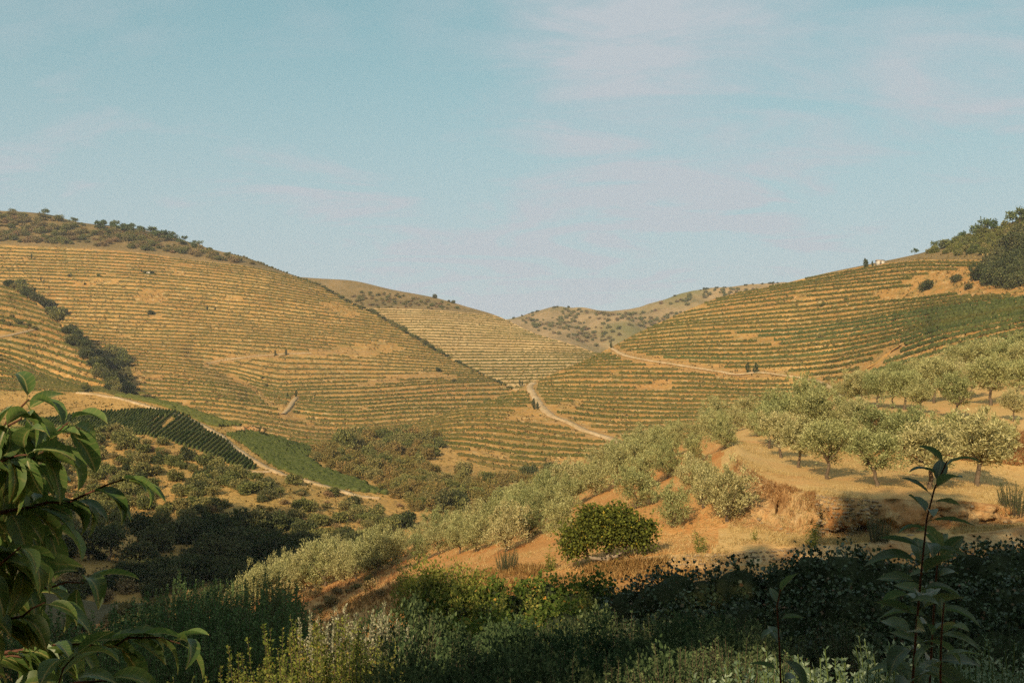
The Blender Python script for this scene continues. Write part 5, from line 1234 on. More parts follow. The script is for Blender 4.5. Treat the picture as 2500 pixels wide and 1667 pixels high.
def shoot_arrays(rng, n_shoots, h, spread, L, Wd, per_m, lean=0.12, droop=0.1, bare=0.1, hvar=0.35, upl=0.5):
    """upright leafy shoots from a common root: returns stems MB and leaf arrays"""
    st = MB(); Ps, Ds = [], []
    for i in range(n_shoots):
        a = rng.random() * 6.28; r = math.sqrt(rng.random()) * spread
        hh = h * (1 - hvar * rng.random()) * (1 - 0.25 * (r / spread) ** 2)
        b0 = np.array((r * math.cos(a), r * math.sin(a), -0.1))
        ln = np.array((math.cos(a) * lean * hh * (0.3 + r / spread), math.sin(a) * lean * hh * (0.3 + r / spread), hh)) + rng.normal(0, 0.04 * h, 3) * (1, 1, 0)
        mid = b0 + ln * 0.5 + rng.normal(0, 0.03 * h, 3); tip = b0 + ln
        V, F = tube([b0, mid, tip], [0.012 * h ** .5, 0.008 * h ** .5, 0.003], 4); st.add(V, F)
        m = int(hh * per_m)
        t = bare + (1 - bare) * np.sort(rng.random(m))
        p = np.where(t[:, None] < .5, b0 + (mid - b0) * (t / .5)[:, None], mid + (tip - mid) * ((t - .5) / .5)[:, None])
        ang = rng.random(m) * 6.28
        out = np.stack((np.cos(ang), np.sin(ang), upl * (0.3 + rng.random(m)) - droop), 1)
        Ps.append(p + out * 0.25 * L * np.array((1, 1, 0.3)) * rng.random((m, 1)) * (1.3 - t)[:, None] * 2); Ds.append(out)
    P = np.concatenate(Ps); Dv = np.concatenate(Ds)
    s = 0.65 + 0.7 * rng.random(len(P))
    V, F = leaf_quads(P, Dv, L * s, Wd * s, rng, 0.12)
    return st, V, F

def shoot_variants(k, mat, **kw):
    out = []
    for i in range(k):
        st, V, F = shoot_arrays(rf, **kw)
        out.append((st.mesh('stems', M['bark'] if mat not in ('herb', 'weed') else M['green_stem']), mesh_np('foliage', V, F, M[mat])))
    return out

def plant(name, P, proto, scale, label, cat, group=None, rz=None):
    e = obj(name, None, None, P, (0, 0, random.uniform(0, 6.28) if rz is None else rz), scale); e.empty_display_size = 0.2
    obj('stems', proto[0], e); f = obj('foliage', proto[1], e)
    return tag(e, label, cat, group)

POP = shoot_variants(4, 'poplar', n_shoots=56, h=4.6, spread=1.7, L=0.085, Wd=0.06, per_m=52, lean=0.06, hvar=0.25)
YEL = shoot_variants(3, 'shoot', n_shoots=46, h=2.6, spread=0.85, L=0.055, Wd=0.03, per_m=100, lean=0.12, hvar=0.45)
SIL = shoot_variants(2, 'silver', n_shoots=50, h=1.5, spread=0.7, L=0.045, Wd=0.02, per_m=150, lean=0.1, hvar=0.3, bare=0.25)
DRK = shoot_variants(4, 'darkbush', n_shoots=90, h=1.7, spread=0.9, L=0.05, Wd=0.022, per_m=110, lean=0.3, hvar=0.5)
HERB = shoot_variants(5, 'herb', n_shoots=22, h=0.75, spread=0.34, L=0.028, Wd=0.012, per_m=150, lean=0.2, hvar=0.4, bare=0.15, upl=0.7)
WEED = shoot_variants(3, 'weed', n_shoots=9, h=1.5, spread=0.14, L=0.12, Wd=0.04, per_m=50, lean=0.22, hvar=0.5)

def on_near(px, D):
    """point of the near ground at photo column px and depth D"""
    i = np.interp(px, near_sheet.px, np.arange(len(near_sheet.px))); i0 = int(i)
    col = near_sheet.P[:, min(i0, len(near_sheet.px) - 1)]
    z = np.interp(D, col[:, 1], col[:, 2])
    return np.array(((px - W0 / 2) / FPX * D * (1.0), D, z))
def plant_to(name, px, D, top_py, h_proto, proto, label, cat, group=None, wide=1.0):
    """stands on the ground at (px, D) and reaches up to the photo height top_py"""
    P = on_near(px, D); top = at(px, top_py, D)[2]
    s = max(0.2, (top - P[2]) / h_proto)
    return plant(name, P, proto, (s * wide, s * wide, s), label, cat, group)

# poplar thicket, in the shade
for i, (px, D, ty) in enumerate([(300, 26, 1470), (350, 30, 1455), (400, 27, 1440), (450, 31, 1425), (500, 28, 1428), (545, 31, 1420), (590, 28, 1430), (640, 31, 1425), (690, 28, 1432), (735, 30, 1440), (330, 21, 1530), (430, 22, 1505), (530, 23, 1500), (620, 23, 1515), (250, 24, 1500), (200, 28, 1470), (130, 25, 1480), (60, 24, 1480), (0, 26, 1470)]):
    plant_to('poplar_sapling', px, D, ty, 4.4, POP[i % 4], 'dark poplar sapling ' + near_phrase(px, ty, [(50, 1480, 'hidden behind the cherry leaves'), (200, 1470, 'beside the cherry leaves'), (320, 1460, 'above the lowest cherry branch'), (450, 1425, 'in the tall middle of the thicket'), (620, 1428, 'under the low pale olives'), (735, 1440, 'at the outer end of the thicket'), (430, 1505, 'in the front of the thicket'), (600, 1510, 'behind the yellow-green shoots')]), 'poplar', 'poplar thicket', 0.75)
for px, D, ty in [(455, 60, 1385), (520, 62, 1400), (575, 62, 1395), (640, 60, 1385), (700, 60, 1395), (400, 58, 1420)]:
    plant_to('willow_bush', px, D, ty, 4.4, POP[rf.integers(4)], 'grey-green willow bush behind the poplar thicket', 'bush', 'willows behind the poplars', 0.6)
# sunlit upright shoots
for i, (px, D, ty) in enumerate([(720, 15.5, 1480), (660, 16, 1520), (780, 15, 1475), (830, 15.5, 1480), (880, 16, 1500), (930, 16.5, 1540), (610, 15, 1570), (750, 14, 1520), (850, 14, 1530)]):
    plant_to('shoot_bush', px, D, ty, 2.5, YEL[i % 3], 'upright yellow-green shoots of the sunlit bush in front of the poplars', 'bush', 'sunlit shoot bush', 0.62)
for i, (px, D, ty) in enumerate([(560, 12, 1625), (500, 11.5, 1640), (460, 11, 1655), (620, 12, 1615)]):
    plant_to('shoot_bush', px, D, ty, 2.5, YEL[i % 3], 'low yellow-green shoots at the bottom edge, beside the cherry leaves', 'bush', 'low sunlit shoots', 0.5)
for i, (px, D, ty) in enumerate([(800, 20, 1462), (850, 20.5, 1440), (905, 20, 1445), (950, 20, 1470), (965, 19.5, 1490)]):
    plant_to('silver_bush', px, D, ty, 1.45, SIL[i % 2], 'silvery flowering shoots behind the yellow-green bush', 'bush', 'silvery shoots', 0.42)
# weeds and saplings on the orange slope
for px, py, h, lab in [(1238, 1400, 66, 'yellow-green weed on the bare earth strip above the grape hedge'), (1348, 1392, 62, 'thin weed beside the fig tree'), (1708, 1350, 70, 'tall dry yellow weed on the ledge below the orange slope'), (1840, 1322, 38, 'small bright weed on the ledge'), (1985, 1330, 78, 'yellow-green sapling at the corner of the shaded wall'), (2145, 1318, 70, 'dark little shrub against the shaded wall'), (2478, 1252, 84, 'sparse bare shrub on the lit bank at the frame edge'), (975, 1455, 90, 'pale weed left of the grape hedge')]:
    P = near_sheet.find(px, py); s = px2m(P, h) / 1.45
    plant('weed', P, WEED[rf.integers(3)] if 'dark' not in lab and 'bare' not in lab else DRK[0], (s, s, s) if 'dark' not in lab and 'bare' not in lab else (s * .5, s * .5, s * .9), lab, 'weed', 'weeds on the near slope')

# ------------------------------------------------------------------ fig tree
P = near_sheet.find(1485, 1376); sc_ = px2m(P, 1.0)
e = obj('fig_tree', None, None, P, None); e.empty_display_size = .5
b = MB()
limbs = [[(0, 0, -.3), (2, 0, 8), (0, 0, 22)], [(0, 0, 14), (20, -6, 18), (40, -4, 34), (50, 0, 62), (60, 5, 95)], [(0, 0, 12), (-18, -5, 11), (-42, -6, 14), (-62, 0, 32), (-75, 5, 70)], [(0, 0, 20), (-2, 3, 45), (-8, 5, 80)], [(0, 0, 20), (15, 8, 50), (20, 12, 90)]]
for i, l in enumerate(limbs):
    V, F = tube(np.array(l) * sc_, np.linspace(0.2 if i == 0 else 0.11, 0.16 if i == 0 else 0.04, len(l)), 8); b.add(V, F)
obj('trunk', b.mesh('trunk', M['pale_bark'], True), e)
lm = [(np.array((x, y, z)) * sc_, np.array(r) * sc_) for (x, y, z), r in [((-25, 0, 76), (66, 45, 40)), ((35, 0, 80), (62, 45, 36)), ((0, 0, 96), (72, 45, 32)), ((78, 0, 66), (34, 30, 32)), ((-80, 0, 54), (38, 32, 36)), ((-72, -5, 36), (24, 22, 20)), ((62, -4, 66), (30, 25, 16)), ((-8, 0, 74), (44, 28, 16)), ((20, 0, 122), (30, 25, 20)), ((-40, 0, 118), (34, 25, 20)), ((95, 0, 84), (20, 20, 20))]]
obj('crown', crown_mesh('crown', lm, 15000, 0.125, 0.11, rf, M['fig'], clump=0.25, shell=0.5, per=18, jit=.55, up=-0.1), e)
tag(e, 'wide dark green fig tree with pale low limbs and a few yellow leaves', 'fig tree')

# ------------------------------------------------------------------ hedges: bright shrub, grape tangle, ivy
def hedge(name, lumps, n, L, Wd, mat, label, cat, core=0.7, **kw):
    c = np.mean([l[0] for l in lumps], 0)
    base = np.array((c[0], c[1], min(l[0][2] - l[1][2] for l in lumps)))
    e = obj(name, None, None, base); e.empty_display_size = .5
    lm = [(np.array(l[0]) - base, l[1]) for l in lumps]
    V, F, cn = crown_arrays(lm, n, L, Wd, rf, drop=-9, **kw)
    obj('foliage', mesh_np('foliage', V, F, M[mat], cn=cn), e)
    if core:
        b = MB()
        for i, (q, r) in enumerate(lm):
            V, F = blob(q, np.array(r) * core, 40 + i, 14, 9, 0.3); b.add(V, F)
        obj('branches', b.mesh('branches', M['hedge_core'], True), e)  # solid dark core filling the hedge, no modelled branches
    return tag(e, label, cat)
def hl_(px, top, D, rx, rz, ry=None):
    """lump whose top is seen at (px, top)"""
    t = at(px, top, D); return (t - np.array((0, 0, rz)), (rx, ry or rx * 0.8, rz))
hedge('green_shrub', [hl_(1040, 1372, 33, .75, 1.0), (hl_(1100, 1385, 33, .9, 1.0)), hl_(1165, 1402, 33, .8, .9), hl_(1010, 1420, 32.5, .6, .9), hl_(1120, 1440, 32, 1.0, 1.0)], 11000, 0.11, 0.055, 'shoot', 'bright yellow-green shrub at the end of the grape hedge', 'shrub', up=0.5, clump=0.22, shell=.55, per=12, core=.5)
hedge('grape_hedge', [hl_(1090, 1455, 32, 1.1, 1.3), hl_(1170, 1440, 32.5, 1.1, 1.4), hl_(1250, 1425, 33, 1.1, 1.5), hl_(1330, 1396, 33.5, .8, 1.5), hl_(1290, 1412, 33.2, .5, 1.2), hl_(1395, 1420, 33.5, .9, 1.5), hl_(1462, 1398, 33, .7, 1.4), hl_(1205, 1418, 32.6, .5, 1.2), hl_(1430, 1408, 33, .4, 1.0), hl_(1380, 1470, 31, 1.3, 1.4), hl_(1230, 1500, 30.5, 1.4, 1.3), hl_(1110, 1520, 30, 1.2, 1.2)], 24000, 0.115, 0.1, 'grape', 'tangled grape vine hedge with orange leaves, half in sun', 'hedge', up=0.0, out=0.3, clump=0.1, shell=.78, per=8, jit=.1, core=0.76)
iv = []
for px, tp, D, r in [(1540, 1415, 30, 1.2), (1600, 1400, 29.5, 1.2), (1650, 1372, 29, 1.1), (1720, 1388, 29, 1.2), (1800, 1362, 28.5, 1.1), (1870, 1385, 28.5, 1.1), (1930, 1362, 28, 1.1), (1990, 1332, 28, 1.2), (2060, 1330, 27.5, 1.1), (2130, 1340, 27.5, 1.2), (2200, 1345, 27.5, 1.2), (2290, 1350, 27.5, 1.2), (2380, 1325, 27.5, 1.3), (2450, 1315, 27, 1.3), (2530, 1310, 27, 1.4)]:
    iv.append(hl_(px, tp, D, r, 1.6)); iv.append(hl_(px + 20, tp + 85, D - 1.6, r * 1.05, 1.8)); iv.append(hl_(px - 10, tp + 190, D - 2.6, r * 1.1, 1.7))
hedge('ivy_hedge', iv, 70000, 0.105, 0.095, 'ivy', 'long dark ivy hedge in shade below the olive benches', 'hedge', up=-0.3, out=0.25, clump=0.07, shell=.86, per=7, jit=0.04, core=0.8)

for px, D, ty, lab in [(1215, 31.5, 1392, 'pale sprig rising from the middle of the grape hedge'), (1140, 31.5, 1366, 'tall sprig between the bright shrub and the grape hedge'), (1305, 32, 1402, 'thin sprig on the grape hedge below the weed'), (1420, 31.5, 1398, 'leafy sprig on the grape hedge under the fig tree'), (1000, 31, 1392, 'sprig at the outer end of the bright shrub'), (1065, 32, 1356, 'topmost sprig of the bright shrub')]:
    plant_to('hedge_sprig', px, D, ty, 1.4, WEED[rf.integers(3)], lab, 'shoot', 'sprigs on the sunlit hedge', 0.5)
# dark bushes filling the shaded foreground
bl = []
for i in range(46):
    D = rf.uniform(11, 26); px = rf.uniform(960, 1860); bl.append((D, px, np.interp(D, [11, 26], [1590, 1490]) + rf.uniform(-25, 45)))
bl += [(20, 1010, 1500), (18, 990, 1530), (22, 1520, 1480), (23, 1640, 1480), (22, 1750, 1490), (21, 1850, 1500), (19, 960, 1560), (24, 2050, 1500), (24, 2300, 1510), (23, 2450, 1520), (10, 1000, 1640), (10, 1150, 1650), (9.5, 1300, 1640), (10, 1600, 1640), (9, 1750, 1640)]
for i, (D, px, ty) in enumerate(sorted(bl, reverse=True)):
    if 1380 < px < 1480 and D < 20 and ty < 1600: continue
    plant_to('dark_bush', px, D, ty, 1.6, DRK[i % 4], 'dark leafy bush ' + near_phrase(px, ty, [(1000, 1530, 'beside the silvery shoots'), (1150, 1560, 'under the grape hedge'), (1250, 1600, 'around the sunlit feathery bush'), (1400, 1520, 'at the shaded end of the grape hedge'), (1550, 1500, 'under the start of the ivy hedge'), (1700, 1530, 'between the ivy hedge and the lone sapling'), (1850, 1520, 'behind the lone sapling'), (1050, 1640, 'at the bottom edge by the yellow-green shoots'), (1300, 1640, 'at the bottom edge in deep shade'), (1650, 1640, 'at the bottom edge left of the lone sapling'), (2300, 1520, 'behind the tall saplings')]), 'bush', 'shaded foreground bushes', 0.62)
SHR = [crown_mesh('foliage', lumps_round(rf, 9, 1.0, 0.9, 0.95, 0.65) + [((0, 0, 0.2), (0.8, 0.8, 0.5))], 7000, 0.075, 0.05, rf, M['darkbush'], clump=0.16, shell=0.6, per=16, drop=-0.6, up=0.4, jit=.4) for i in range(4)]
SHR_T = [trunk_arrays(rf, 0.5, 0.05, 5, 0.5, 0.1).mesh('stems', M['bark']) for i in range(2)]
for i, (px, D, ty, lab) in enumerate([(1000, 21, 1492, 'round dark shrub beside the silvery shoots'), (1075, 18, 1545, 'round dark shrub under the bright shrub'), (1150, 20, 1520, 'full dark shrub under the grape hedge'), (1235, 22, 1505, 'dark shrub against the middle of the grape hedge'), (1330, 19, 1530, 'broad dark shrub in the middle of the shaded foreground'), (1420, 23, 1490, 'dark shrub at the shaded end of the grape hedge'), (1520, 20, 1505, 'dark shrub under the start of the ivy hedge'), (1610, 18, 1530, 'dark shrub left of the lone sapling, farther back'), (1700, 20, 1510, 'dark shrub close under the ivy hedge'), (1800, 18, 1530, 'dark shrub just behind the lone sapling'), (980, 13.5, 1590, 'low dark shrub touching the yellow-green shoots'), (1090, 12.5, 1615, 'low dark shrub at the bottom edge, beside the sunlit shoots'), (1210, 13, 1605, 'low dark shrub beside the feathery sunlit bush'), (1330, 12, 1620, 'low dark shrub at the bottom edge in the centre'), (1560, 13, 1600, 'low dark shrub beside the pale ground patch'), (1680, 12.5, 1605, 'low dark shrub at the bottom edge by the lone sapling'), (1470, 14.5, 1600, 'low dark shrub behind the pale ground patch')]):
    P = on_near(px, D); top = at(px, ty, D)[2]; s = (top - P[2]) / 1.9
    e = obj('dark_shrub', None, None, P, (0, 0, random.uniform(0, 6.28)), (s * .72, s * .72, s)); e.empty_display_size = .2
    obj('stems', SHR_T[i % 2], e); obj('foliage', SHR[i % 4], e); tag(e, lab, 'shrub', 'round shrubs in the shaded foreground')
for px, D, ty, lab in [(1240, 16, 1600, 'feathery yellow-green bush catching a spot of sun in the shaded foreground'), (1105, 19, 1540, 'pale feathery bush at the foot of the grape hedge'), (1340, 21, 1530, 'feathery green bush in front of the grape hedge')]:
    plant_to('feathery_bush', px, D, ty, 1.6, DRK[1], lab, 'bush', None, 0.5)

# mint patch
k = 0
for i in range(150):
    D = rf.uniform(5.2, 10.5); px = rf.uniform(1780, 2560)
    ty = np.interp(D, [5.2, 10.5], [1600, 1475]) + rf.uniform(-10, 40)
    if px < 1950: ty += 40
    plant_to('mint_plant', px, D, ty, 0.72, HERB[i % 5], 'pale-tipped leafy herb ' + near_phrase(px, ty, [(1900, 1560, 'around the lone sapling'), (2050, 1520, 'under the ivy hedge'), (2230, 1560, 'around the tall sapling stems'), (2420, 1530, 'right of the tall saplings under the hedge'), (2050, 1640, 'at the bottom edge between the saplings'), (2300, 1640, 'at the bottom edge by the tall saplings'), (2480, 1630, 'in the bottom corner')]), 'herb', 'leafy herbs in the shade', 0.62)
    k += 1

# ------------------------------------------------------------------ broad leaves: cherry branches and saplings
def leaf_mesh(droop, fold, wid, curl, mat, seed):
    """1 m long unit leaf along +Y, drooping to -Z"""
    rg = np.random.default_rng(seed)
    n = 9; rows = []
    ang = 0.0; y = z = 0.0; pts = [(0, 0)]
    for i in range(1, n):
        a = -droop * (i / (n - 1)) ** 0.9
        y += math.cos(a) / (n - 1); z += math.sin(a) / (n - 1); pts.append((y, z))
    V = []
    for i in range(n):
        t = i / (n - 1); w = wid * (math.sin(math.pi * min(1, t ** 0.82)) ** 0.9) * (1 - 0.12 * t) + 0.004
        if i == 0: w = 0.006
        if i == n - 1: w = 0.002
        a = -droop * t ** 0.9
        ny, nz = -math.sin(a), math.cos(a)
        tw = curl * t
        for k, u in enumerate((-1, -0.55, 0, 0.55, 1)):
            up = fold * w * (abs(u) ** 1.3) + rg.normal(0, 0.006)
            x = u * w * math.cos(fold * abs(u) * .5); zz_ = up + u * w * math.sin(tw)
            V.append((x, pts[i][0] + ny * zz_, pts[i][1] + nz * zz_))
    F = grid_faces(n, 5)
    V = np.array(V)
    # short petiole
    Vp, Fp = tube([(0, -0.16, -0.02), (0, -0.08, 0.012), (0, 0.01, 0)], [0.011, 0.009, 0.008], 4)
    b = MB(); b.add(V, F, None, 0); b.add(Vp, Fp, None, 1)
    me = b.mesh('leaf', [mat, M['green_stem']], True)
    return me
CHL = [leaf_mesh(d, f, w_, c, M['cherry_leaf'], i) for i, (d, f, w_, c) in enumerate([(0.9, 0.5, 0.21, 0.2), (1.3, 0.7, 0.20, -0.3), (1.7, 0.45, 0.22, 0.4), (0.5, 0.8, 0.19, -0.2), (1.2, 0.3, 0.23, 0.1), (2.0, 0.6, 0.20, -0.1)])]
SPL = [leaf_mesh(d, f, w_, c, M['sapling_leaf'], 20 + i) for i, (d, f, w_, c) in enumerate([(0.5, 0.4, 0.21, 0.2), (0.9, 0.5, 0.22, -0.3), (1.3, 0.4, 0.2, 0.3), (0.3, 0.7, 0.2, -0.2)])]

def leaf_at(parent, origin, P, d, length, protos, rng, roll=None):
    """leaf with base at P pointing along d; its face looks up"""
    d = np.asarray(d, float); d = d / np.linalg.norm(d)
    up = np.array((0, 0, 1.0)) + rng.normal(0, 0.35, 3)
    x = np.cross(d, up); x /= np.linalg.norm(x) + 1e-9
    z = np.cross(x, d)
    m = Matrix(((x[0], d[0], z[0]), (x[1], d[1], z[1]), (x[2], d[2], z[2]))).to_4x4()
    o = bpy.data.objects.new('leaf', protos[int(rng.integers(len(protos)))])
    COL.objects.link(o); o.parent = parent
    q = P + d * length * 0.16 - origin
    o.matrix_local = Matrix.Translation(Vector(q)) @ m @ Matrix.Diagonal((length, length, length, 1))
    return o

CT = np.array((-1.35, 2.0, -2.9))
cherry = obj('cherry_tree', None, None, CT); cherry.empty_display_size = .3
tag(cherry, 'cherry tree with long drooping leaves leaning in at the frame edge', 'tree')
V, F = tube(np.array([(-1.35, 2.0, -3.3), (-1.33, 2.02, -2.0), (-1.38, 2.05, -1.0), (-1.36, 2.1, -0.1), (-1.4, 2.1, 0.6)]) - CT, [0.09, 0.075, 0.06, 0.045, 0.03], 8)
obj('trunk', mesh_np('trunk', V, F, M['bark'], True), cherry)
BR = [  # points (px, py, D), leaves, heading bias, start along branch
    ([(-330, 1180, 2.1), (-120, 1110, 2.1), (-30, 1075, 2.1), (20, 1045, 2.1), (45, 1020, 2.1), (60, 1005, 2.1)], 17, 0.35),
    ([(-60, 1100, 2.1), (0, 1060, 2.0), (40, 1000, 2.0), (70, 975, 2.0)], 12, 0.4),
    ([(-320, 1320, 2.15), (-100, 1200, 2.15), (60, 1130, 2.1), (105, 1095, 2.1), (135, 1065, 2.1), (168, 1030, 2.1)], 20, 0.4),
    ([(-300, 1330, 2.1), (-100, 1270, 2.1), (60, 1235, 2.1), (140, 1225, 2.1), (200, 1212, 2.1), (255, 1188, 2.1), (300, 1170, 2.1)], 18, 0.55),
    ([(-320, 1450, 2.0), (-150, 1420, 2.0), (-20, 1400, 2.0), (20, 1365, 2.0), (50, 1335, 2.0)], 16, 0.45),
    ([(-320, 1600, 2.0), (-100, 1540, 2.0), (40, 1500, 2.0), (80, 1488, 2.0), (110, 1470, 2.0)], 18, 0.4),
    ([(-300, 1480, 2.2), (-50, 1440, 2.2), (100, 1430, 2.2), (170, 1425, 2.2), (205, 1422, 2.2)], 12, 0.5),
    ([(-200, 1800, 1.9), (60, 1720, 1.9), (135, 1665, 1.9), (160, 1625, 1.9), (180, 1603, 1.9)], 14, 0.45),
    ([(-300, 1640, 2.3), (0, 1590, 2.3), (240, 1567, 2.3), (330, 1566, 2.3), (395, 1560, 2.3), (440, 1570, 2.3)], 20, 0.6),
    ([(-300, 1250, 2.3), (-60, 1180, 2.3), (30, 1150, 2.3), (80, 1160, 2.3)], 20, 0.2),
    ([(-300, 1380, 2.3), (-60, 1300, 2.3), (40, 1270, 2.3), (110, 1290, 2.3)], 18, 0.2),
    ([(-300, 1550, 2.4), (-60, 1470, 2.4), (60, 1450, 2.4)], 18, 0.2),
    ([(-300, 1700, 2.3), (-60, 1620, 2.3), (60, 1600, 2.3), (130, 1620, 2.3)], 21, 0.3),
    ([(-200, 1050, 2.3), (-80, 1060, 2.3), (10, 1100, 2.3)], 13, 0.1),
    ([(-200, 1780, 2.1), (0, 1700, 2.1), (100, 1680, 2.1), (260, 1660, 2.1)], 16, 0.4),
]
BR += [([(-260, 1160, 1.95), (-60, 1130, 1.95), (20, 1120, 1.95), (70, 1110, 1.95)], 16, 0.2), ([(-260, 1350, 2.05), (-60, 1350, 2.05), (20, 1360, 2.05), (60, 1380, 2.05)], 16, 0.2), ([(-260, 1230, 2.2), (-60, 1210, 2.2), (40, 1190, 2.2), (90, 1180, 2.2)], 16, 0.2)]
nleaf = 0
for pts, n, bias in BR:
    A = np.array(pts, float)
    Pw = np.array([at(*p) for p in pts])
    d = np.concatenate(([0], np.cumsum(np.linalg.norm(np.diff(Pw, axis=0), axis=1))))
    q = np.linspace(0, d[-1], 14)
    C = np.stack([pchip(d, Pw[:, k], q) for k in range(3)], 1)
    C[1:-1] += rf.normal(0, 0.004, C[1:-1].shape)
    V, F = tube(C - CT, np.linspace(0.007, 0.0018, len(C)), 6)
    br = obj('branch', mesh_np('branch', V, F, M['red_stem'], True), cherry)
    t0 = 0.42
    for i in range(n):
        f = t0 + (1 - t0) * (i + rf.random() * 0.6) / n
        if i >= n - 3: f = 0.97 + 0.03 * rf.random()
        P = np.array([np.interp(f * d[-1], q, C[:, k]) for k in range(3)])
        tg = C[-1] - C[-4]; tg /= np.linalg.norm(tg)
        side = 1 if i % 2 else -1
        hd = np.array((bias + 0.55 * tg[0] + rf.normal(0, .42), rf.normal(-0.05, .4), 0.25 + rf.normal(0, .35) - (0.75 if side < 0 else 0)))
        leaf_at(br, CT, P, hd, rf.uniform(0.078, 0.112) * (A[0][2] / 2.1), CHL, rf); nleaf += 1

def sapling(pts, n, length, label, seed):
    rg = np.random.default_rng(seed)
    Pw = np.array([at(*p) for p in pts]); base = Pw[0].copy()
    e = obj('sapling', None, None, base); e.empty_display_size = .1
    tag(e, label, 'sapling', 'tall saplings at the front')
    d = np.concatenate(([0], np.cumsum(np.linalg.norm(np.diff(Pw, axis=0), axis=1)))); q = np.linspace(0, d[-1], 20)
    C = np.stack([pchip(d, Pw[:, k], q) for k in range(3)], 1)
    V, F = tube(C - base, np.linspace(0.006, 0.002, 20), 6)
    st = obj('stem', mesh_np('stem', V, F, M['red_stem'], True), e)
    for i in range(n):
        f = 0.30 + 0.70 * (i + 0.3 * rg.random()) / n
        P = np.array([np.interp(f * d[-1], q, C[:, k]) for k in range(3)])
        a = i * 2.4 + rg.normal(0, .3)
        hd = np.array((math.cos(a), 0.7 * math.sin(a), 0.35 + rg.normal(0, .2) + (0.6 if f > 0.93 else 0)))
        leaf_at(st, base, P, hd, length * (0.75 + 0.4 * rg.random()) * (1.0 if f < 0.85 else 0.75), SPL, rg)
sapling([(2205, 2600, 2.75), (2215, 2000, 2.75), (2228, 1667, 2.75), (2240, 1500, 2.75), (2256, 1330, 2.75), (2270, 1220, 2.75), (2305, 1150, 2.75), (2312, 1125, 2.75)], 62, 0.132, 'tallest dark sapling with broad leaves and a red stem', 1)
sapling([(2260, 2500, 2.9), (2262, 2000, 2.9), (2270, 1667, 2.9), (2278, 1520, 2.9), (2290, 1360, 2.9), (2300, 1300, 2.9)], 34, 0.125, 'second dark sapling close behind the tallest one', 2)
sapling([(2300, 2500, 2.6), (2298, 2000, 2.6), (2296, 1667, 2.6), (2298, 1560, 2.6), (2305, 1470, 2.6)], 26, 0.11, 'short sapling beside the tallest one, on its outer side', 3)
sapling([(1915, 2500, 2.8), (1910, 2000, 2.8), (1906, 1667, 2.8), (1902, 1560, 2.8), (1897, 1480, 2.8), (1908, 1425, 2.8)], 24, 0.1, 'lone small sapling standing apart from the tall ones', 4)
print('leaves', nleaf, 'olives', OL_N)

# ------------------------------------------------------------------ unseen trees, bank and hedge placed and shaped to shade foreground and hollow
SH = [(-24.5, -9, 19, 4.5, -4), (-32, -8, 21, 5, -4), (-40, 0, 31, 5.5, -6), (-46, 20, 30, 5.5, -8), (-56, 20, 27, 6, -6), (-14.5, -10, 28, 2.6, -3), (-6.6, -10, 34, 4.0, -3), (-11.4, -10, 14, 1.6, -3), (-3.1, -10, 29, 1.9, -3), (1.6, -10, 28, 3.4, -3), (7, -10, 27, 3.8, -3), (13, -11, 26, 4.5, -3), (20, -11, 26, 5, -3),
      (-62, 80, 24, 6, 6), (-70, 80, 27, 6, 10), (-78, 80, 33, 7, 14), (-88, 80, 33, 7, 18), (-97, 80, 36, 7, 20), (-105, 80, 51, 8, 27), (-115, 80, 40, 8, 24), (-128, 80, 42, 9, 26), (-142, 80, 46, 10, 28)]
BIGT = []
for i in range(2):
    lm = lumps_round(PR, 9, 0.5, 0.0, 0.9, 0.7)
    BIGT.append(crown_mesh('crown', lm, 3500, 0.075, 0.06, PR, M['oak_dark'], clump=0.2, shell=0.45, per=12, drop=-9))
for x, y, top, r, g in SH:
    e = obj('shade_tree', None, None, (x, y, g)); e.empty_display_size = 1
    lx = 3.2 if x == -6.6 else 1.2 if x == -14.5 else 0.0
    V, F = tube([(lx, -lx * .5, -3), (lx, -lx * .5, (top - g) * .38), (lx * .6, 0, (top - g) * .55), (0, 0.1, top - g - r * .6)], [r * .07, r * .06, r * .05, r * .02], 7)
    obj('trunk', mesh_np('trunk', V, F, M['bark']), e)
    for k, zc in enumerate(np.arange(top - g - r, max(0.5, (14.5 - g) if x == -6.6 else (19 - g) if x == -14.5 else (9.5 - g) if x == -11.4 else 1.0), -r * 1.15)):
        obj('crown', BIGT[k % 2], e, (random.uniform(-.2, .2) * r, random.uniform(-.2, .2) * r, zc), (0, 0, random.uniform(0, 6)), (2 * r * random.uniform(.95, 1.15),) * 2 + (2 * r,))
    tag(e, 'unseen tall tree placed to cast shade into view', 'tree', 'unseen trees placed for shade')
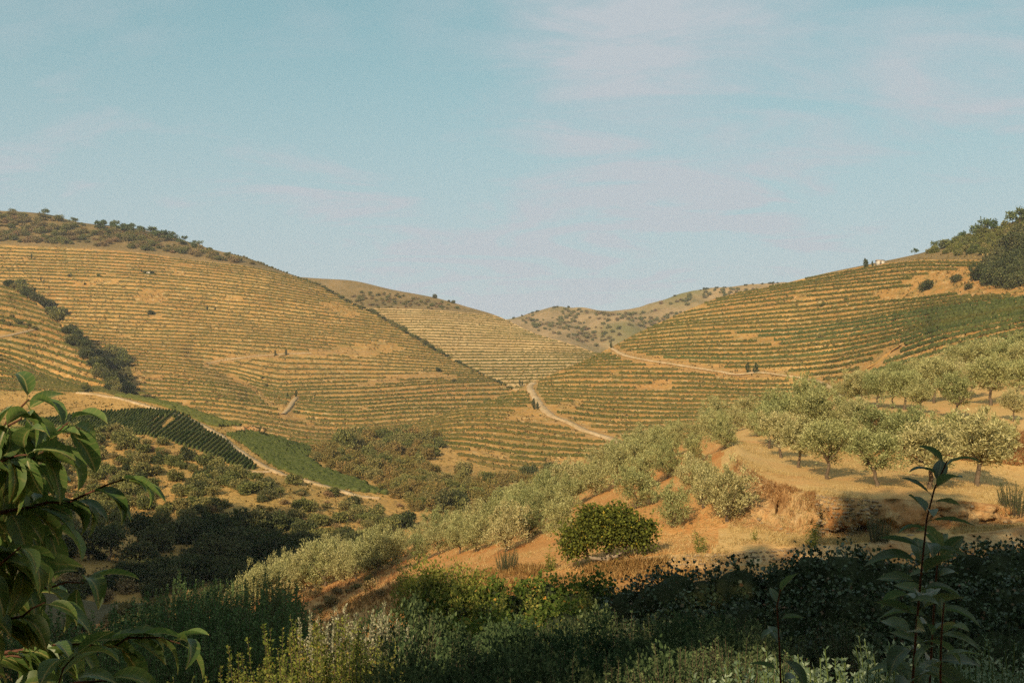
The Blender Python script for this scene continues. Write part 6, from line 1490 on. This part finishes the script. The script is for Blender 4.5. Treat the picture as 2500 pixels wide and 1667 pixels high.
xs = np.linspace(-190, 60, 50); ys = np.array([-6, -10, -16, -40, -90])
zp = np.array([-6, -1, 0, 4, 10])
V = [(x, y, z0 - 2.0 + max(0, (-18 - x)) * 0.30 * (1 if j > 0 else .2)) for j, (y, z0) in enumerate(zip(ys, zp)) for x in xs]
sx = np.array([-45, -55, -62, -78, -97, -105, -120, -142, -180]); sz = np.array([-26, -8, 6, 14, 20, 27, 24, 28, 34])
sy = np.array([30, 50, 68, 80, 92, 110, 135]); sk = np.array([-0.2, 0.35, 0.85, 1, 0.85, 0.35, -0.1])
V2 = [(x, y, -28 + (z + 28) * max(k, 0.0)) for y, k in zip(sy, sk) for x, z in zip(sx, sz)]
struct(obj('side_bank', mesh_np('side_bank', V2, grid_faces(7, 9), M['dark_ground'], True)))  # unseen bank, crest raised so its trees shade the hollow
struct(obj('rear_bank', mesh_np('rear_bank', V, grid_faces(5, 50), M['dark_ground'], True)))

# unseen hedge added to keep sun off the lower cherry leaves
lm = [(np.array((x, -10 + random.uniform(-.3, .3), 3.62 + random.uniform(-.12, .12))), (1.5, 1.0, 3.4)) for x in np.arange(-12, 24, 1.6)]
hedge('shade_hedge', lm, 9000, 0.3, 0.24, 'darkbush', 'unseen hedge added behind the viewer to block sun', 'hedge', clump=0.05, shell=.9, per=8, jit=.04, core=.95)
# ------------------------------------------------------------------ light haze in the valley air
hm = bpy.data.materials.new('haze'); hm.use_nodes = True
ht = hm.node_tree; ht.nodes.clear()
hv = ht.nodes.new("ShaderNodeVolumePrincipled"); ho = ht.nodes.new("ShaderNodeOutputMaterial")
hv.inputs["Color"].default_value = (0.92, 0.93, 0.95, 1); hv.inputs["Density"].default_value = 0.00012; hv.inputs["Anisotropy"].default_value = 0.0
ht.links.new(hv.outputs[0], ho.inputs["Volume"])
b = MB(); box(b, -2600, 2600, -2600, 2600, -78, 215); hz = obj('haze', b.mesh('haze', hm))
hz["kind"] = "stuff"; hz["label"] = "thin warm haze in the valley air"; hz["category"] = "haze"
